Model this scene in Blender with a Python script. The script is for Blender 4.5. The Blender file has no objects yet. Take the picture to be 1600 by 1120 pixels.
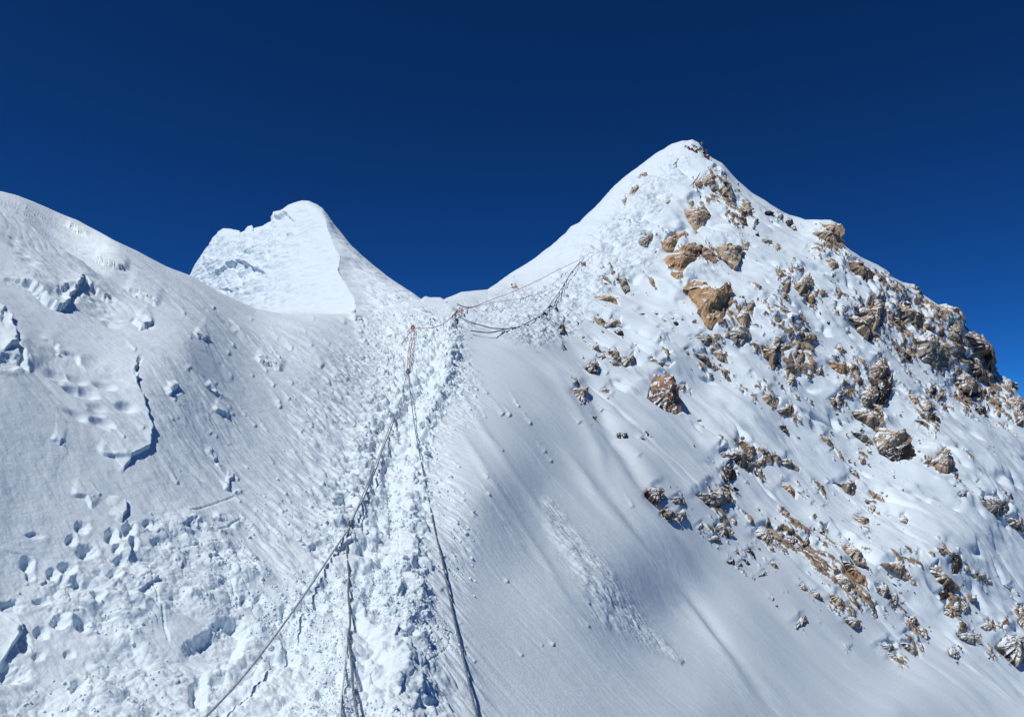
import bpy, math, random
import numpy as np
from mathutils import Vector
random.seed(7)
rng = np.random.default_rng(11)
C = bpy.context.scene.collection
# ------------------------------------------------------------------ camera
F = 1164.0
PITCH = math.radians(5.9)
CP, SP = math.cos(PITCH), math.sin(PITCH)
CAM = np.array([0.0, 0.0, 1.7])
FWD = np.array([0.0, CP, SP]); UPV = np.array([0.0, -SP, CP]); RGT = np.array([1.0, 0, 0])

def unproject(px, py, D):
    f = (np.asarray(px, float) - 800) / F; g = (560 - np.asarray(py, float)) / F
    D = np.asarray(D, float)
    return CAM + D[..., None] * (f[..., None] * RGT + FWD + g[..., None] * UPV)

# ------------------------------------------------------------------ numpy helpers
def sstep(a, b, x):
    t = np.clip((x - a) / (b - a), 0, 1)
    return t * t * (3 - 2 * t)

_perm = rng.permutation(256).astype(np.int64)
_perm = np.concatenate([_perm, _perm, _perm])
_g = rng.normal(size=(256, 3)); _g /= np.linalg.norm(_g, axis=1)[:, None]
def perlin(P):
    """gradient noise at points P (n,3), about -1..1"""
    sh = P.shape[:-1]; P = P.reshape(-1, 3)
    I = np.floor(P).astype(np.int64); Fr = P - I
    I &= 255
    U = Fr * Fr * Fr * (Fr * (Fr * 6 - 15) + 10)
    out = np.zeros(len(P))
    for dx in (0, 1):
        wx = U[:, 0] if dx else 1 - U[:, 0]
        for dy in (0, 1):
            wy = U[:, 1] if dy else 1 - U[:, 1]
            for dz in (0, 1):
                wz = U[:, 2] if dz else 1 - U[:, 2]
                h = _perm[_perm[_perm[(I[:, 0] + dx) & 255] + ((I[:, 1] + dy) & 255)] + ((I[:, 2] + dz) & 255)]
                G = _g[h]
                out += wx * wy * wz * (G[:, 0] * (Fr[:, 0] - dx) + G[:, 1] * (Fr[:, 1] - dy) + G[:, 2] * (Fr[:, 2] - dz))
    return (out * 1.6).reshape(sh)
def fbm(P, n=3, gain=.5):
    s = 0; a = 1
    for k in range(n):
        s = s + a * perlin(P * (2.03 ** k) + 17.3 * k); a *= gain
    return s
def billow(P, n=3, gain=.5):
    s = 0; a = 1
    for k in range(n):
        s = s + a * (np.abs(perlin(P * (2.1 ** k) + 31.7 * k)) * 2 - .5); a *= gain
    return s
_cell = rng.random((256, 4))
def worley(P):
    sh = P.shape[:-1]; P = P.reshape(-1, 3)
    I = np.floor(P).astype(np.int64); Fr = P - I
    f1 = np.full(len(P), 9.0); f2 = np.full(len(P), 9.0); cid = np.zeros(len(P))
    for dx in (-1, 0, 1):
        for dy in (-1, 0, 1):
            for dz in (-1, 0, 1):
                h = _perm[_perm[_perm[(I[:, 0] + dx) & 255] + ((I[:, 1] + dy) & 255)] + ((I[:, 2] + dz) & 255)]
                c = _cell[h]
                d = (c[:, 0] + dx - Fr[:, 0]) ** 2 + (c[:, 1] + dy - Fr[:, 1]) ** 2 + (c[:, 2] + dz - Fr[:, 2]) ** 2
                m = d < f1
                f2 = np.where(m, f1, np.minimum(f2, d)); cid = np.where(m, c[:, 3], cid); f1 = np.where(m, d, f1)
    return np.sqrt(f1).reshape(sh), np.sqrt(f2).reshape(sh), cid.reshape(sh)

def tps(pts, vals, smooth=0.0):
    X = np.asarray(pts, float) / 400.0; v = np.asarray(vals, float); n = len(X)
    def U(r2): return np.where(r2 > 1e-12, r2 * np.log(r2 + 1e-12), 0)
    K = U(((X[:, None] - X[None]) ** 2).sum(-1)) + smooth * np.eye(n)
    Pm = np.c_[np.ones(n), X]
    A = np.block([[K, Pm], [Pm.T, np.zeros((3, 3))]])
    w = np.linalg.solve(A, np.r_[v, 0, 0, 0])
    def f(px, py):
        x = px / 400.0; y = py / 400.0
        out = w[n] + w[n + 1] * x + w[n + 2] * y
        for i in range(n):
            out = out + w[i] * U((x - X[i, 0]) ** 2 + (y - X[i, 1]) ** 2)
        return out
    return f

def polydist(px, py, line):
    """distance, signed distance (+ on the left-hand / upslope side walking along it) and 0..1 position"""
    best = np.full(px.shape, 1e9); sg = np.zeros(px.shape); tt = np.zeros(px.shape)
    L = [0]
    for a, b in zip(line[:-1], line[1:]): L.append(L[-1] + math.dist(a, b))
    for k, (a, b) in enumerate(zip(line[:-1], line[1:])):
        ex, ey = b[0] - a[0], b[1] - a[1]; l2 = ex * ex + ey * ey
        t = np.clip(((px - a[0]) * ex + (py - a[1]) * ey) / l2, 0, 1)
        dx, dy = px - a[0] - t * ex, py - a[1] - t * ey
        d = np.hypot(dx, dy); m = d < best
        best = np.where(m, d, best)
        sg = np.where(m, np.sign(ex * dy - ey * dx), sg)
        tt = np.where(m, (L[k] + t * (L[k + 1] - L[k])) / L[-1], tt)
    return best, best * sg, tt
def inpoly(px, py, poly):
    ins = np.zeros(px.shape, bool); n = len(poly)
    for i in range(n):
        x0, y0 = poly[i]; x1, y1 = poly[(i + 1) % n]
        c = ((y0 > py) != (y1 > py)) & (px < (x1 - x0) * (py - y0) / ((y1 - y0) or 1e-9) + x0)
        ins ^= c
    return ins
def region(px, py, poly, soft):
    d, _, _ = polydist(px, py, list(poly) + [poly[0]])
    d = np.where(inpoly(px, py, poly), d, -d)
    return sstep(-soft, soft, d)

def grid_mesh(name, P, mat, flip=False):
    r, c = P.shape[:2]
    me = bpy.data.meshes.new(name)
    nv = r * c
    me.vertices.add(nv); me.vertices.foreach_set('co', P.reshape(-1).astype(np.float32))
    i = np.arange(nv).reshape(r, c)
    q = np.stack([i[:-1, :-1], i[1:, :-1], i[1:, 1:], i[:-1, 1:]], -1).reshape(-1, 4)
    if flip: q = q[:, ::-1]
    nf = len(q)
    me.loops.add(nf * 4); me.loops.foreach_set('vertex_index', q.reshape(-1).astype(np.int32))
    me.polygons.add(nf); me.polygons.foreach_set('loop_start', np.arange(0, nf * 4, 4, dtype=np.int32))
    me.polygons.foreach_set('loop_total', np.full(nf, 4, np.int32))
    me.polygons.foreach_set('use_smooth', np.ones(nf, bool))
    me.materials.append(mat)
    me.update(calc_edges=True); me.validate()
    o = bpy.data.objects.new(name, me); C.objects.link(o)
    return o
def grid_normals(P):
    du = np.gradient(P, axis=1); dv = np.gradient(P, axis=0)
    N = np.cross(dv, du); N /= np.linalg.norm(N, axis=-1)[..., None] + 1e-12
    return N

# ------------------------------------------------------------------ materials
def nodes(m):
    m.use_nodes = True; nt = m.node_tree; nt.nodes.clear()
    out = nt.nodes.new('ShaderNodeOutputMaterial'); b = nt.nodes.new('ShaderNodeBsdfPrincipled')
    nt.links.new(b.outputs[0], out.inputs[0]); return nt, b
def snow_mat(name, col=(.765, .862, .905), bump=1.0, bedrock=False):
    m = bpy.data.materials.new(name); nt, b = nodes(m)
    b.inputs['Roughness'].default_value = .62
    b.inputs['Specular IOR Level'].default_value = .25
    tc = nt.nodes.new('ShaderNodeTexCoord')
    def noise(scale, detail, rough=.6):
        n = nt.nodes.new('ShaderNodeTexNoise'); n.inputs['Scale'].default_value = scale
        n.inputs['Detail'].default_value = detail; n.inputs['Roughness'].default_value = rough
        nt.links.new(tc.outputs['Object'], n.inputs['Vector']); return n
    big = noise(.35, 4); mix = nt.nodes.new('ShaderNodeMix'); mix.data_type = 'RGBA'
    mix.inputs[6].default_value = (*[c * .96 for c in col], 1); mix.inputs[7].default_value = (*[min(1, c * 1.04) for c in col], 1)
    nt.links.new(big.outputs[0], mix.inputs[0]); nt.links.new(mix.outputs[2], b.inputs['Base Color'])
    if bedrock:      # bare rock shows where the terrain carries the 'bedrock' attribute
        at_ = nt.nodes.new('ShaderNodeAttribute'); at_.attribute_name = 'bedrock'
        br = noise(22, 3, .7); sm = nt.nodes.new('ShaderNodeMath'); sm.operation = 'MULTIPLY_ADD'; sm.inputs[1].default_value = .30; sm.inputs[2].default_value = -.15
        nt.links.new(br.outputs[0], sm.inputs[0]); sa = nt.nodes.new('ShaderNodeMath'); sa.operation = 'ADD'; nt.links.new(sm.outputs[0], sa.inputs[0]); nt.links.new(at_.outputs['Fac'], sa.inputs[1])
        mr = nt.nodes.new('ShaderNodeMapRange'); mr.inputs['From Min'].default_value = .44; mr.inputs['From Max'].default_value = .56; nt.links.new(sa.outputs[0], mr.inputs['Value'])
        rn = noise(2.3, 6, .7); rp = nt.nodes.new('ShaderNodeValToRGB'); e = rp.color_ramp.elements
        e[0].position = .36; e[0].color = (.085, .062, .048, 1); e[1].position = .66; e[1].color = (.56, .45, .33, 1); k = e.new(.5); k.color = (.36, .265, .18, 1)
        nt.links.new(rn.outputs[0], rp.inputs[0]); mm = nt.nodes.new('ShaderNodeMix'); mm.data_type = 'RGBA'
        nt.links.new(mr.outputs[0], mm.inputs[0]); nt.links.new(mix.outputs[2], mm.inputs[6]); nt.links.new(rp.outputs[0], mm.inputs[7]); nt.links.new(mm.outputs[2], b.inputs['Base Color'])
    last = None
    for sc, dist, st in ((7, .02, .40), (38, .007, .65), (150, .0020, .95)):
        n = noise(sc, 5, .65); bp = nt.nodes.new('ShaderNodeBump')
        bp.inputs['Strength'].default_value = st * bump; bp.inputs['Distance'].default_value = dist
        nt.links.new(n.outputs[0], bp.inputs['Height'])
        if last: nt.links.new(last.outputs[0], bp.inputs['Normal'])
        last = bp
    nt.links.new(last.outputs[0], b.inputs['Normal'])
    return m
SNOW = snow_mat('snow'); GROUND = snow_mat('snow_over_bedrock', bedrock=True)

def tag(o, label=None, cat=None, group=None, kind=None):
    if label: o['label'] = label
    if cat: o['category'] = cat
    if group: o['group'] = group
    if kind: o['kind'] = kind
    return o
# ------------------------------------------------------------------ rock data: outline, tone, relief, label
# tones: O orange, T tan, G grey, B brown, R rust, D near black, also shade painted as rock under a few boulders
RK = []
def crop(ox, oy, items):
    for it in items:
        tone, pts = it[0], it[1]
        pts = [(ox + a / 4.0, oy + b / 4.0) for a, b in pts]
        lab = it[2] if len(it) > 2 else None
        RK.append([tone, pts, lab])
crop(950, 190, [
 ('T',[(197,345),(215,325),(245,322),(240,345),(215,350),(200,375)]),
 ('T',[(135,455),(150,425),(180,395),(190,400),(180,440),(160,465)]),
 ('T',[(88,495),(115,470),(118,500),(100,525)]),
 ('T',[(590,360),(610,335),(655,345),(690,340),(690,365),(650,385),(620,390),(600,385)],'tan rock below the flags near the summit, beside a thin upright grey rock'),
 ('T',[(645,305),(672,295),(690,315),(690,340),(660,335)]),
 ('R',[(545,385),(585,375),(590,395),(570,410),(545,400)]),
 ('G',[(640,400),(690,400),(685,425),(650,425)]),
 ('G',[(705,345),(730,345),(760,400),(785,475),(770,470),(740,410),(710,380)]),
 ('T',[(710,430),(735,415),(750,465),(720,455)]),
 ('D',[(570,465),(585,465),(588,505),(572,510)]),('D',[(608,472),(637,480),(640,515),(615,510)]),('B',[(645,470),(675,490),(650,500)]),
 ('T',[(495,500),(530,490),(540,530),(520,545),(500,520)]),
 ('T',[(480,575),(510,560),(545,545),(600,535),(620,570),(635,590),(600,650),(545,712),(510,660),(480,620)],'large tan wedge pointing down, highest big rock on the peak'),
 ('B',[(355,515),(385,490),(395,500),(370,530)]),('B',[(280,610),(310,600),(340,575),(300,625)]),
 ('G',[(190,755),(215,725),(275,700),(275,755),(225,785),(195,780)],'pale grey flat rock left of the red rope on the upper face'),
 ('T',[(325,705),(355,690),(355,725),(330,725)]),
 ('O',[(332,770),(370,740),(420,710),(440,750),(400,800),(355,815)],'orange brown rock above left of the big orange face rock'),
 ('O',[(420,705),(480,690),(510,715),(440,750)]),
 ('R',[(290,800),(305,800),(305,855),(285,840)]),
 ('O',[(355,870),(430,830),(490,780),(540,775),(570,800),(545,880),(490,920),(440,1000),(405,970),(380,920)],'big orange triangular rock with ragged left edge'),
 ('R',[(570,830),(600,790),(650,825),(695,850),(660,895),(600,870)],'rust and grey rock wedged between two big orange and tan rocks'),
 ('T',[(690,800),(740,765),(790,790),(840,790),(820,870),(790,912),(740,870),(700,850)],'tan wedge pointing down at the right end of the orange rock row'),
 ('G',[(840,745),(885,755),(870,800),(840,790)]),
 ('T',[(850,500),(880,500),(890,540),(880,560)]),('T',[(725,590),(745,545),(765,560),(740,595)]),('T',[(775,535),(800,535),(795,550)]),
 ('D',[(825,560),(870,560),(870,600),(840,590)]),('D',[(820,600),(860,600),(870,650),(830,640)]),('T',[(780,600),(805,665),(785,650)]),
 ('D',[(880,575),(905,590),(890,595)]),('D',[(735,522),(752,512),(745,530)]),('D',[(755,495),(773,496),(765,504)]),('D',[(915,615),(925,618),(920,630)]),('D',[(925,705),(940,692),(945,712)]),
 ('D',[(985,565),(1010,558),(1040,570),(1010,577)]),('T',[(1065,590),(1085,565),(1095,585),(1080,600)]),('D',[(1115,620),(1150,610),(1155,635),(1130,642)]),('T',[(1145,655),(1165,645),(1180,670),(1155,668)]),
 ('G',[(965,735),(1030,745),(1020,755),(970,752)]),('T',[(1045,775),(1065,770),(1075,800),(1055,815)]),
 ('T',[(1340,650),(1380,642),(1430,640),(1462,654),(1474,690),(1450,722),(1420,690),(1370,672)],'rounded tan knob overhanging the right skyline'),
 ('T',[(1285,710),(1340,685),(1400,720),(1450,735),(1477,762),(1455,797),(1410,775),(1350,740)],'lower tan lobe directly beneath the skyline knob'),
 ('G',[(1325,765),(1350,750),(1365,775),(1345,805),(1325,790)]),
 ('T',[(1225,805),(1260,800),(1270,825),(1250,845)]),('T',[(1285,840),(1305,825),(1320,850),(1305,865)]),
 ('T',[(1350,870),(1385,850),(1410,870),(1435,900),(1425,960),(1395,965),(1395,925),(1360,900)],'narrow tan rock stack below the skyline knob'),
 ('T',[(1395,820),(1415,835),(1420,870),(1400,855)]),
 ('B',[(1480,870),(1530,885),(1600,920),(1648,965),(1635,990),(1645,1010),(1590,1000),(1545,960),(1510,920)],'dark brown wedge of layered rock just under the right skyline'),
 ('B',[(1035,920),(1080,935),(1110,985),(1075,980),(1050,950)]),('D',[(1102,900),(1125,905),(1130,920),(1110,915)]),('D',[(1140,900),(1165,915),(1155,925)]),('B',[(1180,920),(1220,910),(1225,930),(1190,940)]),
 ('T',[(1165,1035),(1200,990),(1250,960),(1275,985),(1275,1040),(1240,1095),(1195,1065)],'tan upright rock standing alone on the upper right face'),
 ('B',[(1100,1010),(1135,990),(1130,1050),(1105,1060)]),('T',[(870,1020),(890,1012),(900,1030),(880,1034)]),('T',[(900,1068),(940,1065),(930,1080)]),
])
crop(850, 430, [
 ('O',[(885,95),(920,50),(980,50),(1020,95),(1040,150),(1090,165),(1130,120),(1160,60),(1165,100),(1130,190),(1100,290),(1035,322),(985,270),(955,190),(925,140)],'largest orange wedge with a snow-filled notch and a black right side'),
 ('O',[(1130,170),(1185,165),(1160,205),(1135,215)]),
 ('T',[(1205,270),(1245,200),(1265,210),(1285,280),(1250,325)],'thin tan upright rock between the orange wedge and the right face'),('B',[(1255,175),(1310,160),(1300,260),(1270,215)]),
 ('G',[(1125,370),(1185,340),(1190,315),(1240,320),(1280,345),(1280,390),(1235,450),(1200,440),(1160,405)],'greyish tan five-sided boulder below right of the orange wedge'),
 ('G',[(945,390),(985,365),(1025,370),(1060,410),(1060,440),(1000,440)],'flat grey rock directly below the orange wedge'),('T',[(1060,405),(1100,435),(1100,465),(1080,450)]),('B',[(880,395),(940,400),(935,425),(900,410)]),
 ('T',[(1050,485),(1090,470),(1130,500),(1145,550),(1095,530)]),
 ('B',[(855,485),(895,470),(920,510),(915,540),(875,520)]),('T',[(920,490),(980,510),(1040,555),(1080,580),(1065,595),(1020,570),(960,520)],'long thin tan rock slanting down right in the middle of the face'),
 ('T',[(640,540),(670,530),(710,555),(750,550),(790,570),(765,595),(720,575),(650,560)]),
 ('B',[(675,450),(710,450),(735,485),(775,505),(760,512),(710,490)]),('B',[(755,390),(775,395),(790,445),(770,445)]),('B',[(715,405),(735,425),(725,432)]),
 ('O',[(320,135),(380,135),(440,145),(465,200),(440,187),(400,167),(330,155)],'orange strip of rock below the rope traverse'),
 ('T',[(315,265),(340,260),(380,290),(365,325),(335,305)]),('T',[(385,325),(420,270),(470,285),(480,325),(430,318)]),('D',[(440,350),(485,345),(495,370),(470,370)]),('D',[(290,300),(315,285),(305,305)]),
 ('G',[(465,5),(500,20),(530,75),(510,110),(490,80)],'dark-tipped grey rock left of the big orange rocks'),
 ('T',[(640,5),(665,10),(690,60),(705,95),(665,60)]),('D',[(550,225),(600,248),(635,245),(635,275),(600,262)]),
 ('O',[(310,435),(340,435),(345,455),(315,450)]),
 ('B',[(410,475),(450,455),(475,520),(455,528),(430,490)]),('B',[(550,440),(575,435),(565,475),(550,470)]),('B',[(495,545),(520,520),(555,490),(560,520),(535,565),(500,562)]),('B',[(330,515),(370,490),(390,520),(360,537)]),('G',[(390,530),(440,530),(475,560),(465,585),(430,577)]),
 ('B',[(265,575),(320,535),(345,560),(330,602),(290,600)]),
 ('T',[(175,720),(210,710),(240,700),(275,700),(270,740),(250,795),(210,770)],'ragged tan rock, leftmost of the rocks low on the face'),
 ('T',[(350,715),(400,705),(410,745),(380,740)]),('B',[(410,750),(450,775),(430,767)]),
 ('R',[(655,740),(690,660),(730,680),(760,645),(800,700),(845,790),(845,860),(820,872),(740,845),(665,790)],'single reddish brown boulder in open snow at the middle of the face'),
 ('B',[(840,690),(880,685),(890,712),(850,712)]),('G',[(900,725),(915,720),(918,748)]),
 ('D',[(460,985),(478,985),(480,1015),(465,1010)]),('D',[(490,990),(520,987),(525,1012),(500,1014)]),
 ('D',[(600,1010),(635,1025),(625,1030)]),('D',[(635,975),(658,990),(650,996)]),('D',[(308,880),(330,882),(325,898)]),('D',[(293,940),(306,938),(303,957)]),
 ('D',[(112,425),(145,465),(130,460)]),('D',[(105,450),(130,468),(122,470)]),('D',[(105,310),(122,302),(135,345),(120,350)]),('G',[(85,345),(115,335),(125,360),(95,360)]),
 ('D',[(808,290),(835,290),(842,315),(825,320)]),('G',[(790,268),(815,266),(812,284)]),('D',[(862,272),(872,272),(868,283)]),('D',[(685,238),(715,240),(705,250)]),('B',[(795,350),(825,345),(820,370),(800,372)]),('B',[(690,355),(735,335),(740,360),(705,368)]),
 ('O',[(738,272),(770,290),(745,297)]),('D',[(1298,455),(1325,462),(1315,475)]),('D',[(1325,485),(1338,490),(1330,498)]),('B',[(950,585),(970,588),(962,600)]),
 ('B',[(1385,500),(1370,450),(1420,460),(1470,430),(1440,480),(1450,520),(1425,585),(1415,530)],'ragged tan rock hanging left of the cluster on the mid face'),('B',[(1470,430),(1520,420),(1552,465),(1500,472),(1475,455)]),
 ('T',[(1425,180),(1460,200),(1520,235),(1505,290),(1470,240)]),('B',[(1415,300),(1450,280),(1500,290),(1480,312),(1430,322)]),
 ('B',[(1365,185),(1380,150),(1410,130),(1385,165)]),('B',[(1460,110),(1510,110),(1520,165),(1490,150)]),
 ('T',[(1520,290),(1560,300),(1590,350),(1560,350)]),('B',[(1555,340),(1600,355),(1640,385),(1620,425),(1575,385)]),('T',[(1560,480),(1600,470),(1612,560),(1590,600),(1570,540)]),
 ('T',[(1510,680),(1540,620),(1570,640),(1550,705)]),('T',[(1270,620),(1290,620),(1310,660),(1295,672)]),('T',[(1320,685),(1345,690),(1358,735),(1340,737)]),
 ('T',[(1370,720),(1390,760),(1460,770),(1460,810),(1430,825),(1380,792),(1365,770)]),('B',[(1460,850),(1500,830),(1520,800),(1555,820),(1555,865),(1530,880),(1480,862)]),('B',[(1550,870),(1580,870),(1585,900),(1560,902)]),
 ('D',[(1478,938),(1515,940),(1510,960),(1485,958)]),('D',[(1500,970),(1525,972),(1518,988)]),
 ('B',[(1110,590),(1130,600),(1135,630),(1118,620)]),('B',[(1140,610),(1168,655),(1155,660)]),('B',[(1300,790),(1325,785),(1320,832)]),('G',[(1205,700),(1250,720),(1245,765),(1215,730)]),
])
crop(1200, 330, [
 ('G',[(655,390),(680,380),(675,410)]),('G',[(695,410),(725,415),(735,450),(705,435)]),('T',[(655,460),(690,450),(715,480),(685,487)]),('B',[(720,380),(760,390),(775,430),(745,430)]),
 ('B',[(870,495),(900,470),(935,480),(940,515),(905,520)],'brown rounded rock on the skyline ridge between the layered wedge and the grey crag'),('B',[(895,545),(930,535),(940,560),(910,560)]),('T',[(790,530),(810,525),(830,550),(800,545)]),
 ('B',[(415,485),(440,480),(455,520),(440,570),(420,560),(425,530)]),('O',[(245,540),(270,510),(290,550),(275,585)]),('O',[(325,545),(335,540),(340,575)]),('B',[(60,510),(95,510),(120,560),(90,545)]),
 ('T',[(545,640),(570,615),(630,635),(660,565),(700,570),(720,620),(700,720),(650,740),(590,690)],'big tan boulder with snow on its top and a blue shadow to its right'),
 ('T',[(490,675),(540,670),(620,735),(675,780),(650,822),(600,800),(545,725)],'long tan slab slanting beneath the snow-topped boulder'),('B',[(445,650),(480,630),(530,640),(480,667)]),
 ('D',[(700,510),(740,590),(720,610),(710,560)]),
 ('T',[(770,620),(800,580),(850,575),(885,610),(880,660),(920,680),(940,650),(960,690),(935,775),(890,740),(840,680)],'tan crag with a dark hollow on its head near the right skyline'),
 ('T',[(760,665),(800,680),(870,740),(850,760),(800,710)]),('B',[(920,570),(960,570),(975,620),(965,650),(945,610)]),('T',[(1010,690),(1035,650),(1070,680),(1075,720),(1040,737)]),
 ('T',[(1150,640),(1195,630),(1212,670),(1208,770),(1180,780),(1190,690),(1155,662)],'upright tan block on the right skyline with snow on its top'),
 ('T',[(1090,720),(1150,700),(1200,760),(1220,860),(1160,862),(1095,820),(1110,780)],'tan block tapering upward beneath the upright skyline block'),
 ('G',[(930,800),(980,770),(1035,800),(1000,830),(1110,880),(1130,930),(1120,970),(1030,972),(960,920),(945,860)],'broad grey tan slab in the middle of the right skyline crags'),
 ('G',[(1120,910),(1170,895),(1215,905),(1210,950),(1150,962)]),
 ('B',[(1215,780),(1290,770),(1330,800),(1370,850),(1400,920),(1402,1000),(1370,1010),(1350,930),(1290,880),(1260,840)],'dark brown curved crag bulging out of the right skyline'),
 ('B',[(1215,930),(1280,920),(1290,960),(1350,1020),(1390,1020),(1370,1080),(1300,1040),(1240,980)],'brown slab under the dark curved skyline crag'),
 ('T',[(1440,1040),(1510,1070),(1550,1080),(1555,1112),(1480,1108)]),
 ('T',[(425,855),(445,835),(490,880),(460,877)]),('T',[(525,940),(550,920),(570,945),(545,962)]),('B',[(420,925),(440,920),(450,945),(430,952)]),
 ('O',[(375,940),(440,960),(480,950),(500,990),(490,1040),(440,1030),(400,980)],'orange tan rock with a curved tail left of the deep dark cleft'),('T',[(500,1000),(560,1030),(592,1080),(560,1120),(545,1080)]),
 ('B',[(625,990),(670,960),(700,930),(740,950),(745,1000),(740,1060),(690,1070),(660,1040)],'brown crag above the deep dark cleft'),
 ('B',[(10,700),(50,675),(100,690),(60,717)]),('T',[(120,700),(200,740),(210,770),(190,800),(140,740)]),('B',[(200,760),(240,765),(300,780),(280,820),(215,822)]),('B',[(20,850),(80,820),(150,850),(140,882),(60,880)]),('T',[(150,880),(210,860),(220,940),(190,992)]),('B',[(190,625),(210,620),(220,660),(200,662)]),
 ('T',[(270,1010),(300,990),(335,975),(340,1035),(300,1037)]),('B',[(395,600),(425,590),(415,642)]),('D',[(850,880),(900,910),(890,925),(860,907)]),('D',[(800,850),(820,890),(810,885)]),('D',[(530,568),(548,566),(542,578)]),('D',[(370,690),(388,692),(380,705)]),
])
crop(1200, 560, [
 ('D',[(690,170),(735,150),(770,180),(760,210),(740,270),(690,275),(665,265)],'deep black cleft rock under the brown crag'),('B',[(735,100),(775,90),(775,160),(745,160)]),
 ('T',[(565,260),(600,200),(640,180),(685,215),(660,275),(610,287)],'smooth pale tan boulder left of the black cleft'),
 ('B',[(410,225),(460,215),(520,185),(540,210),(500,252),(460,237)],'dark brown splayed rock left of the smooth pale boulder'),('B',[(385,250),(410,235),(430,290),(410,302)]),('B',[(430,265),(460,255),(470,290),(445,302)]),
 ('T',[(530,350),(590,320),(640,340),(700,390),(670,450),(620,410),(570,372)],'striped tan slab above the roofed overhang'),
 ('T',[(670,510),(690,445),(740,455),(830,460),(885,500),(885,530),(840,545),(700,582)],'pale tan roof block over a black overhang'),
 ('D',[(702,590),(800,555),(840,547),(885,535),(912,590),(890,632),(780,637)],'shade painted black below the pale tan roof block'),  # shade of the overhang, put in as a near-black rock
 ('T',[(640,290),(680,300),(720,360),(710,387),(690,340)]),('G',[(520,455),(600,480),(650,530),(600,522)]),
 ('T',[(880,230),(930,240),(945,290),(910,277)]),('T',[(960,270),(1000,265),(1040,300),(1000,330),(965,327)]),('D',[(980,360),(1000,345),(1040,350),(1040,400),(990,387)]),('D',[(1045,355),(1070,370),(1077,402)]),
 ('B',[(918,390),(960,395),(1005,425),(1000,447),(960,407)]),('B',[(1030,442),(1050,455),(1050,487)]),
 ('B',[(1075,600),(1110,560),(1135,590),(1118,630),(1160,660),(1155,690),(1110,718),(1060,700),(1040,665),(1010,660),(1050,625)],'dark brown bird-shaped boulder alone in the snow'),
 ('G',[(960,635),(1015,632),(1020,655),(965,657)]),
 ('T',[(1170,130),(1200,80),(1240,110),(1310,180),(1325,215),(1260,225),(1195,180)],'rounded tan boulder with dark underside near the right edge'),('D',[(1215,195),(1260,215),(1325,212),(1320,232),(1260,238)]),  # the D outline paints the shade under this boulder near black
 ('D',[(1005,210),(1045,170),(1050,210),(1020,235)]),('B',[(1055,230),(1095,215),(1100,245),(1065,252)]),('B',[(1090,280),(1110,278),(1112,305)]),('D',[(893,165),(912,172),(905,182)]),
 ('T',[(1400,230),(1440,210),(1440,270),(1405,262)]),('T',[(1435,290),(1455,290),(1450,350),(1435,342)]),('T',[(1480,265),(1530,245),(1585,250),(1585,300),(1550,345),(1510,322)],'tan boulder cut by the right edge of the picture'),('B',[(1540,370),(1590,340),(1612,430),(1560,412)]),('D',[(1300,310),(1350,300),(1365,335),(1330,342)]),('D',[(1230,265),(1247,262),(1242,280)]),('D',[(1345,205),(1365,210),(1388,265),(1370,260)]),('D',[(1228,320),(1252,318),(1245,340)]),
 ('D',[(1238,578),(1275,605),(1265,617),(1243,605)]),('D',[(1290,705),(1322,712),(1310,718)]),('D',[(1290,770),(1310,768),(1308,782)]),('B',[(1185,845),(1240,840),(1230,862),(1200,864)]),
 ('G',[(1320,880),(1370,862),(1420,880),(1485,905),(1480,960),(1450,985),(1390,960),(1340,930)],'grey tan streaky boulder low at the right edge'),('T',[(1465,990),(1540,1010),(1590,1050),(1590,1087),(1530,1050)],'tan strip of rock continuing down right from the grey streaky boulder'),('D',[(1470,870),(1500,890),(1545,940),(1510,922)]),
 ('T',[(330,475),(370,505),(410,545),(400,575),(365,545)]),('D',[(362,590),(392,585),(392,620),(370,617)]),('T',[(570,610),(600,610),(605,652),(585,650)]),
 ('T',[(55,640),(95,635),(130,655),(185,680),(180,717),(140,680),(80,667)],'tan rim on top of the snow-covered pedestal'),('O',[(75,780),(130,790),(165,830),(160,892),(120,840),(80,800)],'orange streaked foot of the snow-covered pedestal'),
 ('G',[(190,870),(215,845),(240,892),(215,887)]),('B',[(245,940),(265,920),(285,945),(260,952)]),('B',[(325,945),(350,940),(370,965),(345,972)]),
 ('D',[(258,768),(300,800),(270,792)]),('D',[(295,833),(330,850),(335,892),(315,862)]),('D',[(362,790),(390,783),(395,817),(375,812)]),
 ('B',[(400,780),(450,790),(520,790),(540,770),(525,862),(480,842),(450,800)],'dark brown rock with two horns left of the bird-shaped boulder'),
 ('T',[(635,820),(665,840),(660,867)]),('T',[(675,850),(700,850),(732,892),(710,897)]),('D',[(600,885),(642,905),(620,917)]),('B',[(640,930),(665,915),(670,960),(650,977)]),
 ('B',[(530,990),(580,985),(630,1010),(635,1055),(580,1037),(545,1020)],'dark brown lens-shaped rock lying flat in the lower right face'),
 ('D',[(728,968),(765,985),(750,997)]),('T',[(820,990),(850,980),(877,1010),(862,1035),(825,1022)]),('B',[(70,965),(100,955),(97,982),(75,982)]),('T',[(500,700),(540,695),(572,745),(560,755)]),('D',[(1155,790),(1178,795),(1170,802)]),
])
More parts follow.
